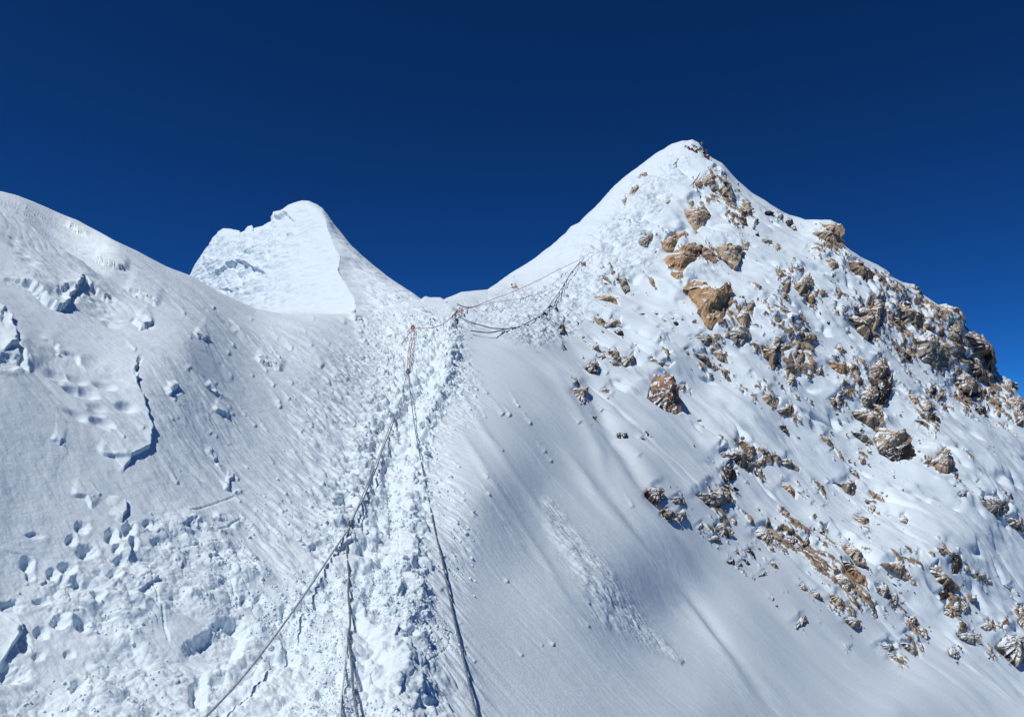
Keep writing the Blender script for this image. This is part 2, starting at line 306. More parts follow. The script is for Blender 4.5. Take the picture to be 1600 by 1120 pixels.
crop(1200, 800, [
 ('R',[(40,130),(80,110),(100,170),(60,202)]),('R',[(105,95),(140,95),(165,130),(130,142)]),('R',[(105,155),(150,150),(185,180),(150,222),(120,202)],'rust red jagged rock at the centre of the rusty cluster'),('R',[(170,85),(200,80),(217,120),(185,122)]),('R',[(150,240),(220,200),(247,160),(247,212),(200,262),(165,257)],'curved rust red rock closing the lower end of the rusty cluster'),('B',[(0,110),(25,120),(28,175),(0,180)]),
 ('T',[(220,290),(245,285),(264,305),(240,322)]),('T',[(250,330),(280,320),(307,365),(270,357)]),('T',[(300,370),(340,370),(387,410),(360,422)]),('T',[(340,345),(410,345),(400,390),(360,377)]),('T',[(400,400),(450,395),(500,430),(562,480),(555,497),(490,502),(430,450)],'dark-spotted tan rock at the lower end of the long chain of rocks'),('O',[(435,320),(500,350),(560,390),(602,430),(607,482),(575,460),(540,410),(480,370)],'orange brown rib running down beside the spotted tan rock'),
 ('T',[(475,220),(500,205),(550,240),(602,290),(607,337),(560,320),(500,260)],'tan tongue-shaped rock above the orange rib'),
 ('T',[(715,330),(780,320),(820,310),(867,370),(872,422),(820,395),(770,360)],'tan triangular slab left of the dark jagged crag'),('T',[(885,430),(920,440),(927,467),(895,457)]),
 ('D',[(810,260),(850,290),(887,347),(850,322)]),('B',[(870,265),(890,270),(887,312)]),('B',[(920,245),(940,250),(937,342),(915,337)]),
 ('B',[(1000,360),(1035,330),(1060,390),(1110,430),(1180,460),(1187,487),(1110,482),(1050,422)],'dark orange brown elbow-shaped rock at the foot of the jagged crag'),('B',[(1040,260),(1080,260),(1110,300),(1060,292)]),('D',[(1140,270),(1200,265),(1207,330),(1185,380),(1145,387),(1150,320)],'nearly black rock on the right side of the jagged crag'),('D',[(1060,170),(1100,200),(1137,260),(1100,252)]),('D',[(1080,500),(1110,470),(1132,530),(1090,542)]),
 ('B',[(1220,308),(1250,320),(1230,327)]),('T',[(1270,385),(1360,390),(1360,412),(1290,412)]),('B',[(1375,430),(1395,420),(1392,457)]),('G',[(1470,455),(1520,480),(1515,502)]),('D',[(1235,362),(1255,368),(1248,380)]),('D',[(1418,405),(1435,410),(1425,418)]),('D',[(1212,450),(1227,452),(1220,464)]),
 ('T',[(650,470),(690,470),(740,455),(752,500),(747,557),(700,540),(670,510)],'tan and grey rock with a snowy head in the middle of the lower cluster'),('T',[(745,560),(790,590),(787,637),(755,612)]),('G',[(770,530),(800,505),(817,550),(795,582)]),
 ('T',[(380,515),(420,520),(480,570),(460,597),(410,550)]),('D',[(480,565),(520,590),(542,632),(510,612)]),('T',[(510,530),(540,515),(567,545),(530,552)]),('B',[(555,595),(580,590),(597,620),(575,627)]),('B',[(635,585),(660,580),(677,640),(672,682),(645,652)]),('T',[(480,660),(530,655),(570,680),(577,727),(545,720),(510,692)],'lone tan rock on the lower left border of the rock field'),('T',[(275,495),(310,500),(342,542),(300,527)]),('T',[(200,450),(225,445),(242,485),(210,477)]),
 ('B',[(175,700),(200,660),(230,640),(242,680),(205,717),(180,722)],'brown spiky rock, lowest on the left border of the rock field'),
 ('G',[(680,830),(720,812),(770,830),(802,882),(740,882),(700,857)],'dark grey rock at the bottom of the rock field'),('G',[(735,885),(790,890),(837,942),(820,952),(770,922)]),('T',[(810,955),(840,970),(847,987)]),
 ('T',[(800,790),(830,755),(870,765),(892,812),(850,814)]),('G',[(810,820),(870,840),(920,840),(952,932),(910,922),(850,862)],'grey green slab in the lowest cluster'),('T',[(920,810),(960,830),(987,892),(950,882)]),
 ('B',[(845,640),(850,680),(905,737),(880,672)]),('B',[(880,650),(920,645),(937,697),(905,692)]),('T',[(940,710),(995,740),(992,787),(955,762)]),
 ('T',[(1085,590),(1130,620),(1180,630),(1140,672),(1095,642)]),('T',[(1150,600),(1175,555),(1202,590),(1180,622)]),('G',[(1205,550),(1250,560),(1262,600),(1225,627),(1205,590)]),('G',[(1265,540),(1300,515),(1302,560),(1275,562)]),
 ('G',[(1175,760),(1230,755),(1310,770),(1332,822),(1270,817),(1200,787)],'smooth grey slab near the lower right corner'),('T',[(1165,730),(1210,740),(1200,757)]),
 ('T',[(1330,715),(1400,670),(1417,712),(1380,742)]),('T',[(1430,710),(1465,695),(1462,737),(1435,732)]),('T',[(1460,670),(1490,670),(1492,707)]),
 ('G',[(1430,840),(1480,780),(1540,780),(1610,790),(1610,915),(1550,947),(1510,902),(1460,867)],'big grey boulder in the lower right corner'),('B',[(1550,620),(1575,580),(1600,620),(1600,730),(1565,692)],'upright dark brown rock at the right edge above the grey corner boulder'),
 ('G',[(1130,860),(1160,850),(1197,882),(1190,907),(1140,892)]),('D',[(1175,935),(1190,930),(1192,952)]),('D',[(485,845),(520,855),(537,887),(515,882)]),('D',[(318,695),(340,700),(332,708)]),('D',[(88,508),(105,515),(96,522)]),('G',[(15,520),(42,545),(25,550)]),('B',[(1380,910),(1410,880),(1417,907)]),
 ('B',[(590,160),(620,150),(652,175),(625,202),(600,182)]),('B',[(280,230),(310,210),(327,270),(290,282)]),('B',[(255,110),(290,95),(292,122)]),('D',[(325,125),(360,95),(352,142)]),('D',[(362,162),(402,187),(380,184)]),('B',[(425,155),(460,150),(457,177)]),
])
crop(850, 660, [
 ('R',[(635,425),(680,408),(740,420),(747,465),(720,492),(670,462)],'snow-flecked rust rock, leftmost of the lower rocks in open snow'),
 ('T',[(785,475),(830,465),(877,480),(882,512),(830,507)]),('B',[(745,540),(780,545),(832,582),(815,594),(770,572)]),('T',[(835,570),(870,540),(892,592),(860,612)]),
 ('T',[(945,460),(1000,445),(1060,450),(1100,405),(1150,440),(1172,492),(1110,512),(1060,532),(1000,502)],'tan saddle-shaped boulder with black hollows beneath'),('D',[(990,505),(1070,495),(1085,522),(1035,540)]),  # the D outline is the hollow's shade, painted as near-black rock
 ('T',[(1060,185),(1070,150),(1088,155),(1075,190)]),('T',[(1085,200),(1120,175),(1200,175),(1270,212),(1292,262),(1270,332),(1220,292),(1160,242),(1110,227)],'snow-streaked tan crag above the black shards'),('B',[(1240,115),(1300,140),(1322,187),(1295,232),(1275,192)]),
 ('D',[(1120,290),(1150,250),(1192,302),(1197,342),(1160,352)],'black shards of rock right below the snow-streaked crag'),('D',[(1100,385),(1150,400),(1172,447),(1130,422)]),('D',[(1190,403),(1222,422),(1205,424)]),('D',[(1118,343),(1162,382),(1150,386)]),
 ('B',[(1325,245),(1365,205),(1392,215),(1380,257),(1345,267)]),('B',[(1395,240),(1430,225),(1427,267)]),('T',[(1320,300),(1360,290),(1367,332),(1330,332)]),
 ('T',[(1050,650),(1080,635),(1130,640),(1182,692),(1160,717),(1100,702)],'tan speckled rock left of the rusty cluster'),('T',[(1030,730),(1070,700),(1107,737),(1070,750)]),('T',[(1165,595),(1205,610),(1202,647),(1175,632)]),('T',[(1105,600),(1130,605),(1115,627)]),
 ('T',[(1320,670),(1340,650),(1400,670),(1432,722),(1420,772),(1370,742),(1330,712)],'cracked tan rock touching the left side of the rusty cluster'),('B',[(1255,640),(1300,655),(1290,682)]),
 ('R',[(1440,700),(1480,690),(1502,732),(1460,762)]),
 ('D',[(1335,538),(1352,542),(1350,558)]),('D',[(1472,565),(1502,555),(1495,582)]),('D',[(1190,820),(1210,800),(1227,832)]),('D',[(1235,840),(1292,882),(1275,892)]),('B',[(1145,870),(1185,855),(1192,887)]),('D',[(1203,890),(1230,875),(1242,902)]),('D',[(1270,770),(1300,800),(1322,852),(1310,840)]),
 ('B',[(1410,880),(1430,865),(1467,912),(1440,907)]),('B',[(1340,960),(1385,925),(1382,957)]),('B',[(1300,970),(1320,965),(1318,985)]),('T',[(980,620),(997,650),(960,662)]),
 ('D',[(588,205),(622,232),(605,232)]),
])
crop(600, 370, [
 ('B',[(800,320),(815,290),(840,320),(832,345)],'small brown rock poking through the snow saddle under the thin red rope'),
 ('B',[(1225,160),(1250,155),(1267,185),(1240,187)]),('B',[(1340,190),(1375,180),(1387,205),(1355,212)]),('B',[(1410,195),(1445,220),(1452,252),(1425,242)]),
 ('T',[(1360,245),(1400,260),(1422,292),(1395,280)]),
 ('D',[(1030,435),(1047,425),(1048,440)]),('D',[(1070,450),(1080,432),(1088,468)]),('D',[(1010,475),(1018,478),(1022,515),(1014,500)]),('D',[(1203,528),(1222,540),(1212,545)]),
 ('D',[(1145,455),(1160,460),(1150,470)]),('O',[(1592,30),(1606,40),(1600,66)]),
])
RK2 = []
seen = []
for tone, pts, lab in RK:
    cx = sum(p[0] for p in pts) / len(pts); cy = sum(p[1] for p in pts) / len(pts)
    w = max(p[0] for p in pts) - min(p[0] for p in pts); h = max(p[1] for p in pts) - min(p[1] for p in pts)
    RK2.append(dict(tone=tone, pts=pts, label=lab, cx=cx, cy=cy, w=w, h=h, size=math.sqrt(w * h)))
# ------------------------------------------------------------------ terrain control
CTRL = [  # (px, py, depth) on the undisturbed slope
 # the trodden track up to the col
 (600,1400,2.6),(600,1120,3.9),(612,1000,4.8),(620,900,6.0),(626,800,7.9),(636,720,10.3),(652,660,12.8),(675,610,15.8),(695,560,19.5),(700,520,24),(690,490,28),(682,466,32),
 # left slope
 (-500,200,8.0),(-500,800,3.0),(-500,1400,1.8),(0,300,13.0),(0,440,8.0),(0,560,5.9),(0,700,4.9),(0,900,4.1),(0,1120,3.3),(0,1400,2.4),(300,1400,2.5),(300,1120,3.7),
 (150,372,14),(150,500,8.6),(150,700,5.6),(300,432,16),(300,520,10),(300,620,7.6),(300,760,6.0),(300,900,4.9),
 (400,480,18),(400,560,12),(400,660,8.6),(450,800,6.6),(450,1000,4.7),(470,490,20),(500,560,14.5),(520,660,10.6),(555,488,25),(600,520,23),(600,590,16.5),(630,490,27),
 # right of the track: the slope falling away to the right
 (740,1110,4.7),(760,1400,3.2),(900,1400,3.9),(1100,1400,5.0),(900,1100,5.9),(1100,1110,8.2),(720,900,6.9),(800,900,7.9),(950,900,10.5),(760,760,9.8),(850,760,13),(760,640,15.6),(850,640,19.5),
 (740,540,23.5),(800,520,28),(705,462,33),(760,453,37),(1060,950,13.4),(1150,960,15.8),(1200,1110,10.6),(1400,1110,16.5),(1300,1400,7.5),(1600,1400,11),(2100,1400,20),(1050,820,18),(950,720,19.5),
 # the face of the rocky peak
 (1250,980,19),(1400,1030,23),(1600,1090,26),(1600,900,36),(2100,1000,45),(2100,750,65),(1100,800,22.5),(1000,700,23),(920,610,27),(880,520,34),(840,480,36),(800,425,45),(885,360,52),(960,290,60),(1040,232,67),(1078,222,68),
 (930,400,47),(1000,500,40),(1000,400,48),(1080,500,41),(1080,350,55),(1080,620,35),(1200,640,37),(1200,480,45),(1200,360,56),(1130,262,64),(1240,338,62),(1315,350,61),(1350,450,54),(1440,460,60),(1350,600,44),(1500,500,60),(1550,590,60),(1600,620,60),
 (1350,780,35),(1500,700,42),(1500,880,32),(1200,820,27),(1350,900,27),
]
_lg = tps([(a, b) for a, b, c in CTRL], [math.log(c) for a, b, c in CTRL], .0006)
def base_depth(px, py): return np.exp(_lg(px, py))

SKY = [(-600,80),(-300,170),(-100,262),(0,299),(30,306),(75,325),(120,344),(180,376),(215,392),(260,416),(300,431),(340,455),(400,482),(440,490),(475,491),(553,489),
       (570,486),(600,480),(640,472),(657,469),(661,465),(665,463),(672,465),(688,465),(694,468),(697,466),(706,463),(722,456),(740,454),(762,453),(775,443),(790,432),(806,422),(822,413),(838,402),(862,382),(884,364),
       (892,354),(905,347),(930,322),(960,290),(985,271),(1010,252),(1032,235),(1050,225),(1066,220),(1074,220),(1082,218),(1092,223),(1101,238),(1113,248),(1128,256),(1140,270),(1155,285),(1175,302),(1200,317),(1225,332),(1240,337),
       (1262,343),(1285,345),(1298,344),(1309,349),(1314,362),(1316,380),(1330,392),(1350,404),(1374,417),(1385,424),(1394,434),(1410,443),(1428,445),(1438,459),(1452,468),(1466,478),(1478,475),(1490,482),(1501,490),(1503,512),(1510,521),(1525,523),
       (1538,536),(1546,550),(1551,572),(1553,585),(1570,590),(1582,600),(1590,615),(1602,628),(1640,650),(1750,700),(2200,860)]
_sx = np.array([a for a, b in SKY], float); _sy = np.array([b for a, b in SKY], float)
def skyline(px): return np.interp(px, _sx, _sy)

cols = np.concatenate([np.arange(-560, -40, 9.0), np.arange(-40, 1640, 1.2), np.arange(1640, 2160, 9.0)])
ROWS = 780
t_in = np.linspace(0, 1, ROWS)
sk = skyline(cols)
_k = np.exp(-np.linspace(-3, 3, 61) ** 2); _k /= _k.sum()
sks = np.interp(cols, np.arange(-700, 2300), np.convolve(np.pad(skyline(np.arange(-700, 2300)), 30, mode='edge'), _k, 'valid')) + 0.0
py_in = sks[None] + (1165 - sks[None]) * t_in[:, None] + (sk - sks)[None] * np.exp(-t_in[:, None] / .045)
py_in = np.maximum.accumulate(py_in + t_in[:, None] * .001, 0)
py_out = 1165 + np.linspace(6, 330, 45)[:, None] + 0 * sk[None]
PY = np.concatenate([py_in, py_out], 0)
PX = np.broadcast_to(cols[None], PY.shape).copy()
SKYD = PY - sk[None]                       # pixels below the skyline at that azimuth
Dm = base_depth(PX, PY)
# crests roll away from the viewer instead of ending in a cut edge
roll = np.interp(cols, [-600, 0, 300, 450, 553, 570, 700, 760, 800, 1000, 1080, 1150, 1240, 1300, 2000], [.10, .10, .12, .10, .10, .02, .02, .04, .10, .10, .03, .06, .05, .02, .02])
Dm = Dm * (1 + roll[None] * np.exp(-SKYD / 11.0))
fy0 = np.interp(PX, [-600,-60,0,40,62,82,100,130,160], [200,322,343,360,378,393,401,418,434])
Dm = Dm * (1 + .010 * np.clip(fy0 - PY, 0, 70) * sstep(190, 90, PX))
S = Dm / F                                 # metres per photo pixel at that depth
B = unproject(PX, PY, Dm)
N0 = grid_normals(B)
if N0[400, 600] @ (CAM - B[400, 600]) < 0: N0 = -N0
# fall direction of the ground, used to comb the snow
gx = -0.80; FALL = np.array([.74, -.50, -.46]); FALL /= np.linalg.norm(FALL)
ACR = np.cross(FALL, [0, 0, 1.0]); ACR /= np.linalg.norm(ACR); UP3 = np.cross(ACR, FALL)
def comb(P, along, across): return np.stack([P @ FALL * along, P @ ACR * across, P @ UP3 * across], -1)
def masked(mask, fn, P, *a):
    m = mask > .004; out = np.zeros(mask.shape)
    if m.any(): out[m] = fn(P[m], *a)
    return out * mask

H = np.zeros(PX.shape)
warp = fbm(B * .5, 2) * .4
Bw = B + warp[..., None] * ACR
near = sstep(40, 14, Dm)
left = sstep(760, 560, PX + (PY - 700) * .12)
# broad swells and wind-combed ribs
H += .055 * fbm(B * .3 + 3, 2) * np.clip(Dm / 12, .25, 3)
PATCH = sstep(-.25, .55, fbm(B * .45 + 60, 3))
PATCH2 = sstep(-.1, .5, fbm(comb(B, .25, 1.1) + 90, 2))
H += left * np.clip(Dm / 7, .6, 2) * (.022 * fbm(comb(Bw, .28, 1.3), 2, .5) + .009 * PATCH * billow(comb(Bw, .7, 3.6) + 4, 3, .5) + .0032 * PATCH2 * billow(comb(B, 2.2, 9.0) + 14, 3, .55) + .0035 * fbm(B * 6.0 + 2, 3, .6))
H += (1 - left) * near * (.012 * fbm(comb(Bw, .12, 1.1), 2, .5) + .0062 * PATCH2 * fbm(comb(B, .30, 5.0), 3, .6) + .0022 * fbm(comb(B, .8, 14), 2, .6) * sstep(26, 12, Dm))
facem = sstep(820, 1000, PX + (PY - 500) * -.35) * sstep(21, 31, Dm)
FL = comb(Bw, .075, .36) + 9
H += facem * (.33 * fbm(FL, 2, .4) - .30 * np.exp(-(perlin(FL * 1.4 + 3) / .10) ** 2) * PATCH + .040 * fbm(comb(Bw, .22, 1.5), 3, .55))
H += facem * sstep(1000, 1250, PX) * .16 * fbm(comb(B, .35, .7) + 40, 3, .45) * PATCH
# fine wind grain
H += .0022 * (.3 + PATCH) * sstep(20, 9, Dm) * np.clip(Dm / 6, .7, 4) * fbm(comb(B, 3.5, 11.0), 2, .6)

# ---- trodden track: a bench cut across the slope with a crest on its right
TRACK = [(596,1400),(600,1120),(608,1040),(615,960),(624,880),(626,800),(634,730),(648,665),(668,625),(690,595),(694,560),(700,520)]
dT, sT, tT = polydist(PX, PY, TRACK[::-1])
tw = np.interp(PY, [500, 600, 700, 800, 1000, 1165], [20, 23, 28, 36, 52, 66])
sr = sT * 1.0                              # + on the right? checked below
side = np.where(PX > np.interp(PY, [p[1] for p in TRACK[::-1]], [p[0] for p in TRACK[::-1]]), 1, -1)
sr = dT * side / tw
wob = .35 * fbm(B * 1.6, 2)
prof = np.where(sr > 0, np.exp(-np.clip(sr + wob - .55, 0, 9) * 5.0) * np.clip(sr + .2, 0, .55) * .58, -.55 * np.exp(-np.clip(-sr - .75 + wob, 0, 9) * 3.2) * np.clip(-sr, 0, 1))
H += prof * tw * S * .62 * sstep(480, 560, PY)
TR = sstep(1.35, .7, np.abs(sr) + wob * .6) * sstep(495, 530, PY)

R_near = region(PX, PY, [(380,1300),(300,1120),(330,1040),(400,960),(480,900),(500,800),(540,700),(575,640),(600,560),(640,500),(700,490),(720,540),(735,600),(690,650),(668,760),(668,880),(660,960),(690,1060),(760,1300)], 26)
R_left = region(PX, PY, [(560,450),(640,470),(690,490),(640,640),(560,760),(520,900),(400,960),(330,880),(360,800),(440,760),(470,700),(450,640),(520,560),(560,520)], 40)
R_trav = region(PX, PY, [(690,480),(760,470),(880,420),(930,360),(950,300),(1010,250),(1060,235),(1090,250),(1050,300),(1010,360),(1010,420),(960,440),(900,520),(840,540),(760,510),(700,520)], 14)
R_low = region(PX, PY, [(-60,900),(60,800),(240,800),(420,820),(400,940),(320,1020),(300,1300),(-60,1300)], 40)
R_edge = region(PX, PY, [(660,500),(735,560),(760,640),(700,700),(740,840),(720,980),(760,1120),(860,1300),(700,1300),(640,1100),(650,900),(640,700)], 24)
ROUGH = np.clip(TR + .9 * R_near + .0 * R_left, 0, 1)
H += .050 * masked(ROUGH, lambda p: billow(p * 2.7, 4, .55), B) * np.clip(Dm / 9, .7, 2.0)
def clods(p, s):
    f1, f2, c = worley(p * s + .3 * perlin(p * s * 1.3)[..., None])
    return (np.clip(.75 - f1, 0, 1)) * (c > .35) * (.5 + c)
H += .060 * masked(np.clip(TR + R_near * .35, 0, 1), clods, B, 4.5)
H += .030 * masked(np.clip(TR + R_near * .8, 0, 1), clods, B, 11.0)
H += .028 * masked(R_left, lambda p: np.clip(billow(comb(p, 1.6, 4.6), 3, .6), -.3, 2), B) * np.clip(Dm / 10, .6, 2.2)
H += .030 * masked(R_left, lambda p: clods(comb(p, .7, 1.6), 3.0), B) * np.clip(Dm / 10, .5, 1.8)
H += .09 * masked(R_trav, lambda p: billow(p * 1.3, 4, .55), B)
H += .11 * masked(R_trav, clods, B, 2.2) * sstep(-.2, .3, fbm(B * .6 + 8, 2))
LOWP = sstep(-.05, .45, fbm(B * 1.1 + 21, 2))
H += .020 * masked(R_low, lambda p: billow(p * 3.0, 4, .55), B) * (.25 + LOWP)
H += .028 * masked(R_low, lambda p: clods(p, 7.5), B) * LOWP + .085 * masked(R_low, lambda p: clods(p, 2.6), B) * (.25 + LOWP)
H += .022 * masked(R_edge, lambda p: billow(comb(p, 1.2, 6), 3, .6), B)
H += .03 * masked(R_edge, lambda p: clods(comb(p, .8, 1.6), 5.0), B) * sstep(.0, .4, fbm(B * 1.5 + 7, 2))
lwx0 = fbm(B * .7 + 250, 2)
# avalanche-polished strip of small debris on the right slope
dd, ds_, dt_ = polydist(PX, PY, [(850,770),(900,860),(960,950),(1010,990),(1065,1030)])
deb = sstep(1.3, .2, dd / np.interp(dt_, [0, .25, .6, 1], [10, 34, 40, 6])) * sstep(0, .06, dt_)
H += .022 * masked(deb, lambda p: billow(comb(p, 2.2, 4.5), 3, .6), B)
H += .02 * deb
for ln, a in (([(850,650),(930,770),(1010,860),(1200,1110)], .05), ([(700,590),(790,720),(880,850),(960,960)], .03), ([(900,700),(1010,840),(1130,1000),(1260,1165)], -.06),
              ([(905,560),(960,690),(1010,760),(1090,860)], -.12), ([(850,560),(900,640),(960,760)], .05), ([(700,640),(800,800),(900,960)], .02)):
    d_, s_, t_ = polydist(PX, PY, ln)
    w_ = np.interp(abs(a), [0, .3], [5, 24])
    H += a * (1 + .4 * lwx0) * sstep(0, .25, t_) * sstep(1, .7, t_) * np.exp(-(d_ / w_) ** 2)

# ---- wind slabs on the left slope: a raised plate with a ragged lower edge
rag = 5.5 * fbm(B * 4.5 + 5, 3)
def slab(line, T, decay, sign=1, ragk=1.0, pit=.35):
    global H
    T *= .85; decay = min(decay * .5, 17)
    d, s, t = polydist(PX, PY, line)
    near_ = d < decay * 5
    s = (s + rag * ragk) * sign
    env = sstep(0, .22, t) * sstep(1, .78, t)
    up = sstep(-1.6, 1.6, s)
    prof = up * np.exp(-np.clip(s, 0, None) / decay) - pit * (1 - up) * np.exp(-np.clip(-s, 0, None) / (decay * .25))
    H += np.where(near_, T * S * prof * env, 0)
# (line walks so that the raised plate is on its + side)
slab([(222,540),(212,572),(214,600),(226,625),(236,655),(236,688),(222,700),(206,712),(196,732),(180,732)], 10, 60)
slab([(206,715),(188,708),(170,704),(152,694)], 6, 30, 1)
slab([(0,432),(18,437),(45,447),(72,470),(88,482),(100,482),(112,462),(126,443),(150,458),(178,470),(190,478)], 15, 45, -1)
slab([(0,468),(14,495),(22,530),(40,582)], 9, 40)
slab([(0,545),(30,540),(50,580)], 13, 30, -1)
slab([(142,408),(158,418),(178,424),(200,430)], 9, 26, -1)
slab([(190,452),(215,462),(252,478)], 7, 26, -1)
slab([(205,500),(220,512),(243,508)], 9, 24, -1)
slab([(255,606),(268,618),(276,608),(275,590)], 9, 26, -1)
slab([(322,596),(338,612),(341,598)], 8, 22, -1)
slab([(395,560),(430,572),(445,578)], 7, 24, -1)
slab([(300,520),(318,532),(330,528)], 6, 22, -1)
slab([(60,520),(95,548),(118,552),(140,575)], 6, 26, -1)
slab([(110,770),(135,775),(150,792)], 6, 26, -1)
slab([(330,640),(345,646),(358,652)], 7, 20, -1)
slab([(345,745),(350,765),(362,768),(358,752),(375,742)], 6, 16, -1)
slab([(320,700),(337,723),(339,708)], 5, 18, -1)
slab([(80,683),(95,690),(97,684),(105,686)], 5, 24, -1)
slab([(100,312 + 40),(112,356),(140,374)], 7, 20, -1)
slab([(168,800),(192,812),(196,800),(195,780),(168,772)], 8, 30, -1)
slab([(375,830),(350,815),(330,806)], 5, 30, 1)
slab([(0,950),(30,962),(40,985),(20,1010),(0,1040)], 14, 40)
slab([(560,836),(545,850),(520,862),(490,868)], 8, 26)
# a fold near the left edge hides part of the bright slope behind it
fy = np.interp(PX, [-600,-60,0,40,62,82,100,130,160], [200,322,343,360,378,393,401,418,434]) + 2.5 * fbm(B * 1.2, 2)
fd = PY - fy; fenv = sstep(175, 90, PX) * S
H += fenv * (13 * sstep(-3, 3, fd) * np.exp(-np.clip(fd, 0, None) / 60) - 16 * sstep(3, -6, fd) * np.exp(-np.clip(-fd, 0, None) / 26))
# thin drawn scratches and cracks
for ln in ([(298,798),(366,776)], [(340,830),(375,812)], [(222,556),(210,580),(214,600),(224,622),(228,634)], [(660,1040),(700,1010),(705,985)], [(480,1120),(500,1105),(502,1098)],
           [(345,900),(362,905),(372,950)], [(232,880),(243,925),(262,1000)], [(290,852),(310,848),(345,846)]):
    d, s, t = polydist(PX, PY, ln)
    H -= np.where(d < 20, 2.2 * S * np.exp(-((d + rag * .15) / 1.5) ** 2), 0)
# ---- boot holes and scoops
HOLES = [(55,835,14,6,.9),(42,880,11,12,1.3),(48,898,7,7,1),(82,895,8,10,1.3),(106,888,13,12,1.2),(98,905,7,6,1),(112,842,8,9,1.2),(137,860,14,12,1.2),(130,822,12,10,.9),(174,838,9,11,1.5),(182,858,7,7,1.2),(203,826,10,11,1.6),(208,848,8,9,1.4),(192,838,7,6,1),(238,818,14,9,1),(190,875,10,8,1.1),
 (178,898,10,10,1.2),(148,937,9,8,1.3),(120,905,8,14,1),(65,940,12,8,.8),(35,1000,10,16,1.3),(20,945,18,10,1),(95,970,13,12,1.1),(65,985,10,10,1),(130,975,12,10,1.2),(210,953,10,6,.9),(250,848,14,9,.9),(108,1020,8,7,.9),
 (122,1078,12,18,1.3),(15,1050,26,20,1.0),(60,1025,10,8,.8),(300,818,10,7,1.1),(313,820,6,6,1),(338,872,12,8,.9),(382,940,9,8,1.2),(405,936,8,7,1.1),(444,958,8,12,1.2),(310,1085,14,30,1.0),
 (498,858,16,9,1.3),(490,950,22,12,1.0),(515,915,14,10,1),(455,1005,16,16,1.3),(440,1035,22,14,1.2),(505,1082,12,12,1.2),(528,1060,8,8,1),(645,990,9,7,1.2),(540,780,14,10,1.2),(550,735,9,6,1),(588,700,9,12,1.1),(605,665,16,8,1.1),
 (665,595,14,8,1.2),(572,860,14,16,1.0),(574,830,10,8,.9),(612,770,6,22,1),(585,750,7,22,1.1),(616,820,8,22,1),(560,905,8,18,.9),(600,880,10,12,.8),(630,930,12,10,.7),(580,940,10,12,1),(560,960,8,10,1),
 (672,1098,14,7,1.1),(590,1020,12,14,.6),(470,960,12,9,.9),(470,985,14,7,.9),(18,564,26,11,1.0),(106,463,17,11,.9),(8,498,8,14,.8),
 (215,500,12,5,.7),(275,608,9,5,.8)]
wx = fbm(B * 7 + 50, 4, .65) * .34; wy = fbm(B * 7 + 80, 4, .65) * .34
def win(x, y, rad):
    c0, c1 = np.searchsorted(cols, [x - rad, x + rad]); jc = min(max((c0 + c1) // 2, 0), len(cols) - 1)
    r0, r1 = np.searchsorted(PY[:, jc], [y - rad * 1.3 - 4, y + rad * 1.3 + 4])
    return slice(r0, r1), slice(c0, c1)
for (hx, hy, rx, ry, dp) in HOLES:
    w_ = win(hx, hy, max(rx, ry) * 2.6)
    dx, dy = (PX[w_] - hx) / rx + wx[w_], (PY[w_] - hy) / ry + wy[w_]
    r = np.hypot(dx, dy)
    # steep wall uphill (upper left), shallow ramp downhill
    ramp = .75 - .35 * np.clip((dx + dy) * .6, -1, 1)
    H[w_] += S[w_] * dp * min(rx, ry) * (-1.0 * ramp * sstep(1.25, .45, r) + .10 * np.exp(-((r - 1.4) / .35) ** 2) * sstep(-1, 1, dx + dy) + .28 * wx[w_] * sstep(2.2, .6, r))
# rolled lumps that dragged a tail of snow behind them
tr = random.Random(5)
for k in range(520):
    if k < 230 and k % 3: continue
    if k < 230: x, y = tr.uniform(640, 1000), tr.uniform(560, 1165); 
    elif k < 480: x, y = tr.uniform(150, 620), tr.uniform(480, 860)
    else: x, y = tr.uniform(560, 660), tr.uniform(470, 560)
    if k < 230 and (x - 680) > 60 + tr.random() ** 2 * 420: continue
    if k >= 230 and tr.random() > (x / 620) ** 1.5 : continue
    ln = tr.uniform(14, 46); wd = tr.uniform(1.4, 3.4); hh = tr.uniform(1.0, 3.2)
    w_ = win(x, y, ln * 1.2 + 8)
    ang = math.radians(tr.uniform(48, 60)); ca, sa = math.cos(ang), math.sin(ang)
    u = (PX[w_] - x) * ca + (PY[w_] - y) * sa; v_ = -(PX[w_] - x) * sa + (PY[w_] - y) * ca + wx[w_] * 5
    H[w_] += S[w_] * hh * np.exp(-(v_ / wd) ** 2) * sstep(2, -1.5, u) * np.exp(np.clip(u, None, 0) / (ln * .4))
lwx = fbm(B * .8 + 150, 2) * .30; lwy = fbm(B * .8 + 180, 2) * .30
# snow ribs streaming uphill from the rocks that hold them
for q in RK2:
    if q['size'] < 3.5: continue
    sz = q['size']; w_ = win(q['cx'], q['cy'], sz * 3.2 + 6)
    if PX[w_].size == 0: continue
    ca, sa = .58, .81
    u = (PX[w_] - q['cx']) * ca + (PY[w_] - q['cy']) * sa; v_ = -(PX[w_] - q['cx']) * sa + (PY[w_] - q['cy']) * ca + lwx[w_] * sz * .8
    H[w_] += S[w_] * sz * .15 * np.exp(-(v_ / (sz * .60)) ** 2) * sstep(-sz * .30, -sz * .75, u + lwy[w_] * sz * .8) * np.exp(np.clip(u + sz * .8, None, 0) / (sz * 1.1))
hol = region(PX + wx * 18, PY + wy * 18, [(283,1040),(298,1005),(330,985),(372,968),(385,985),(378,1010),(352,1040),(325,1070),(303,1090),(290,1075)], 9)
H -= 20 * S * (1 + .5 * wx) * hol * sstep(1060, 1000, PY - (PX - 330) * .4)
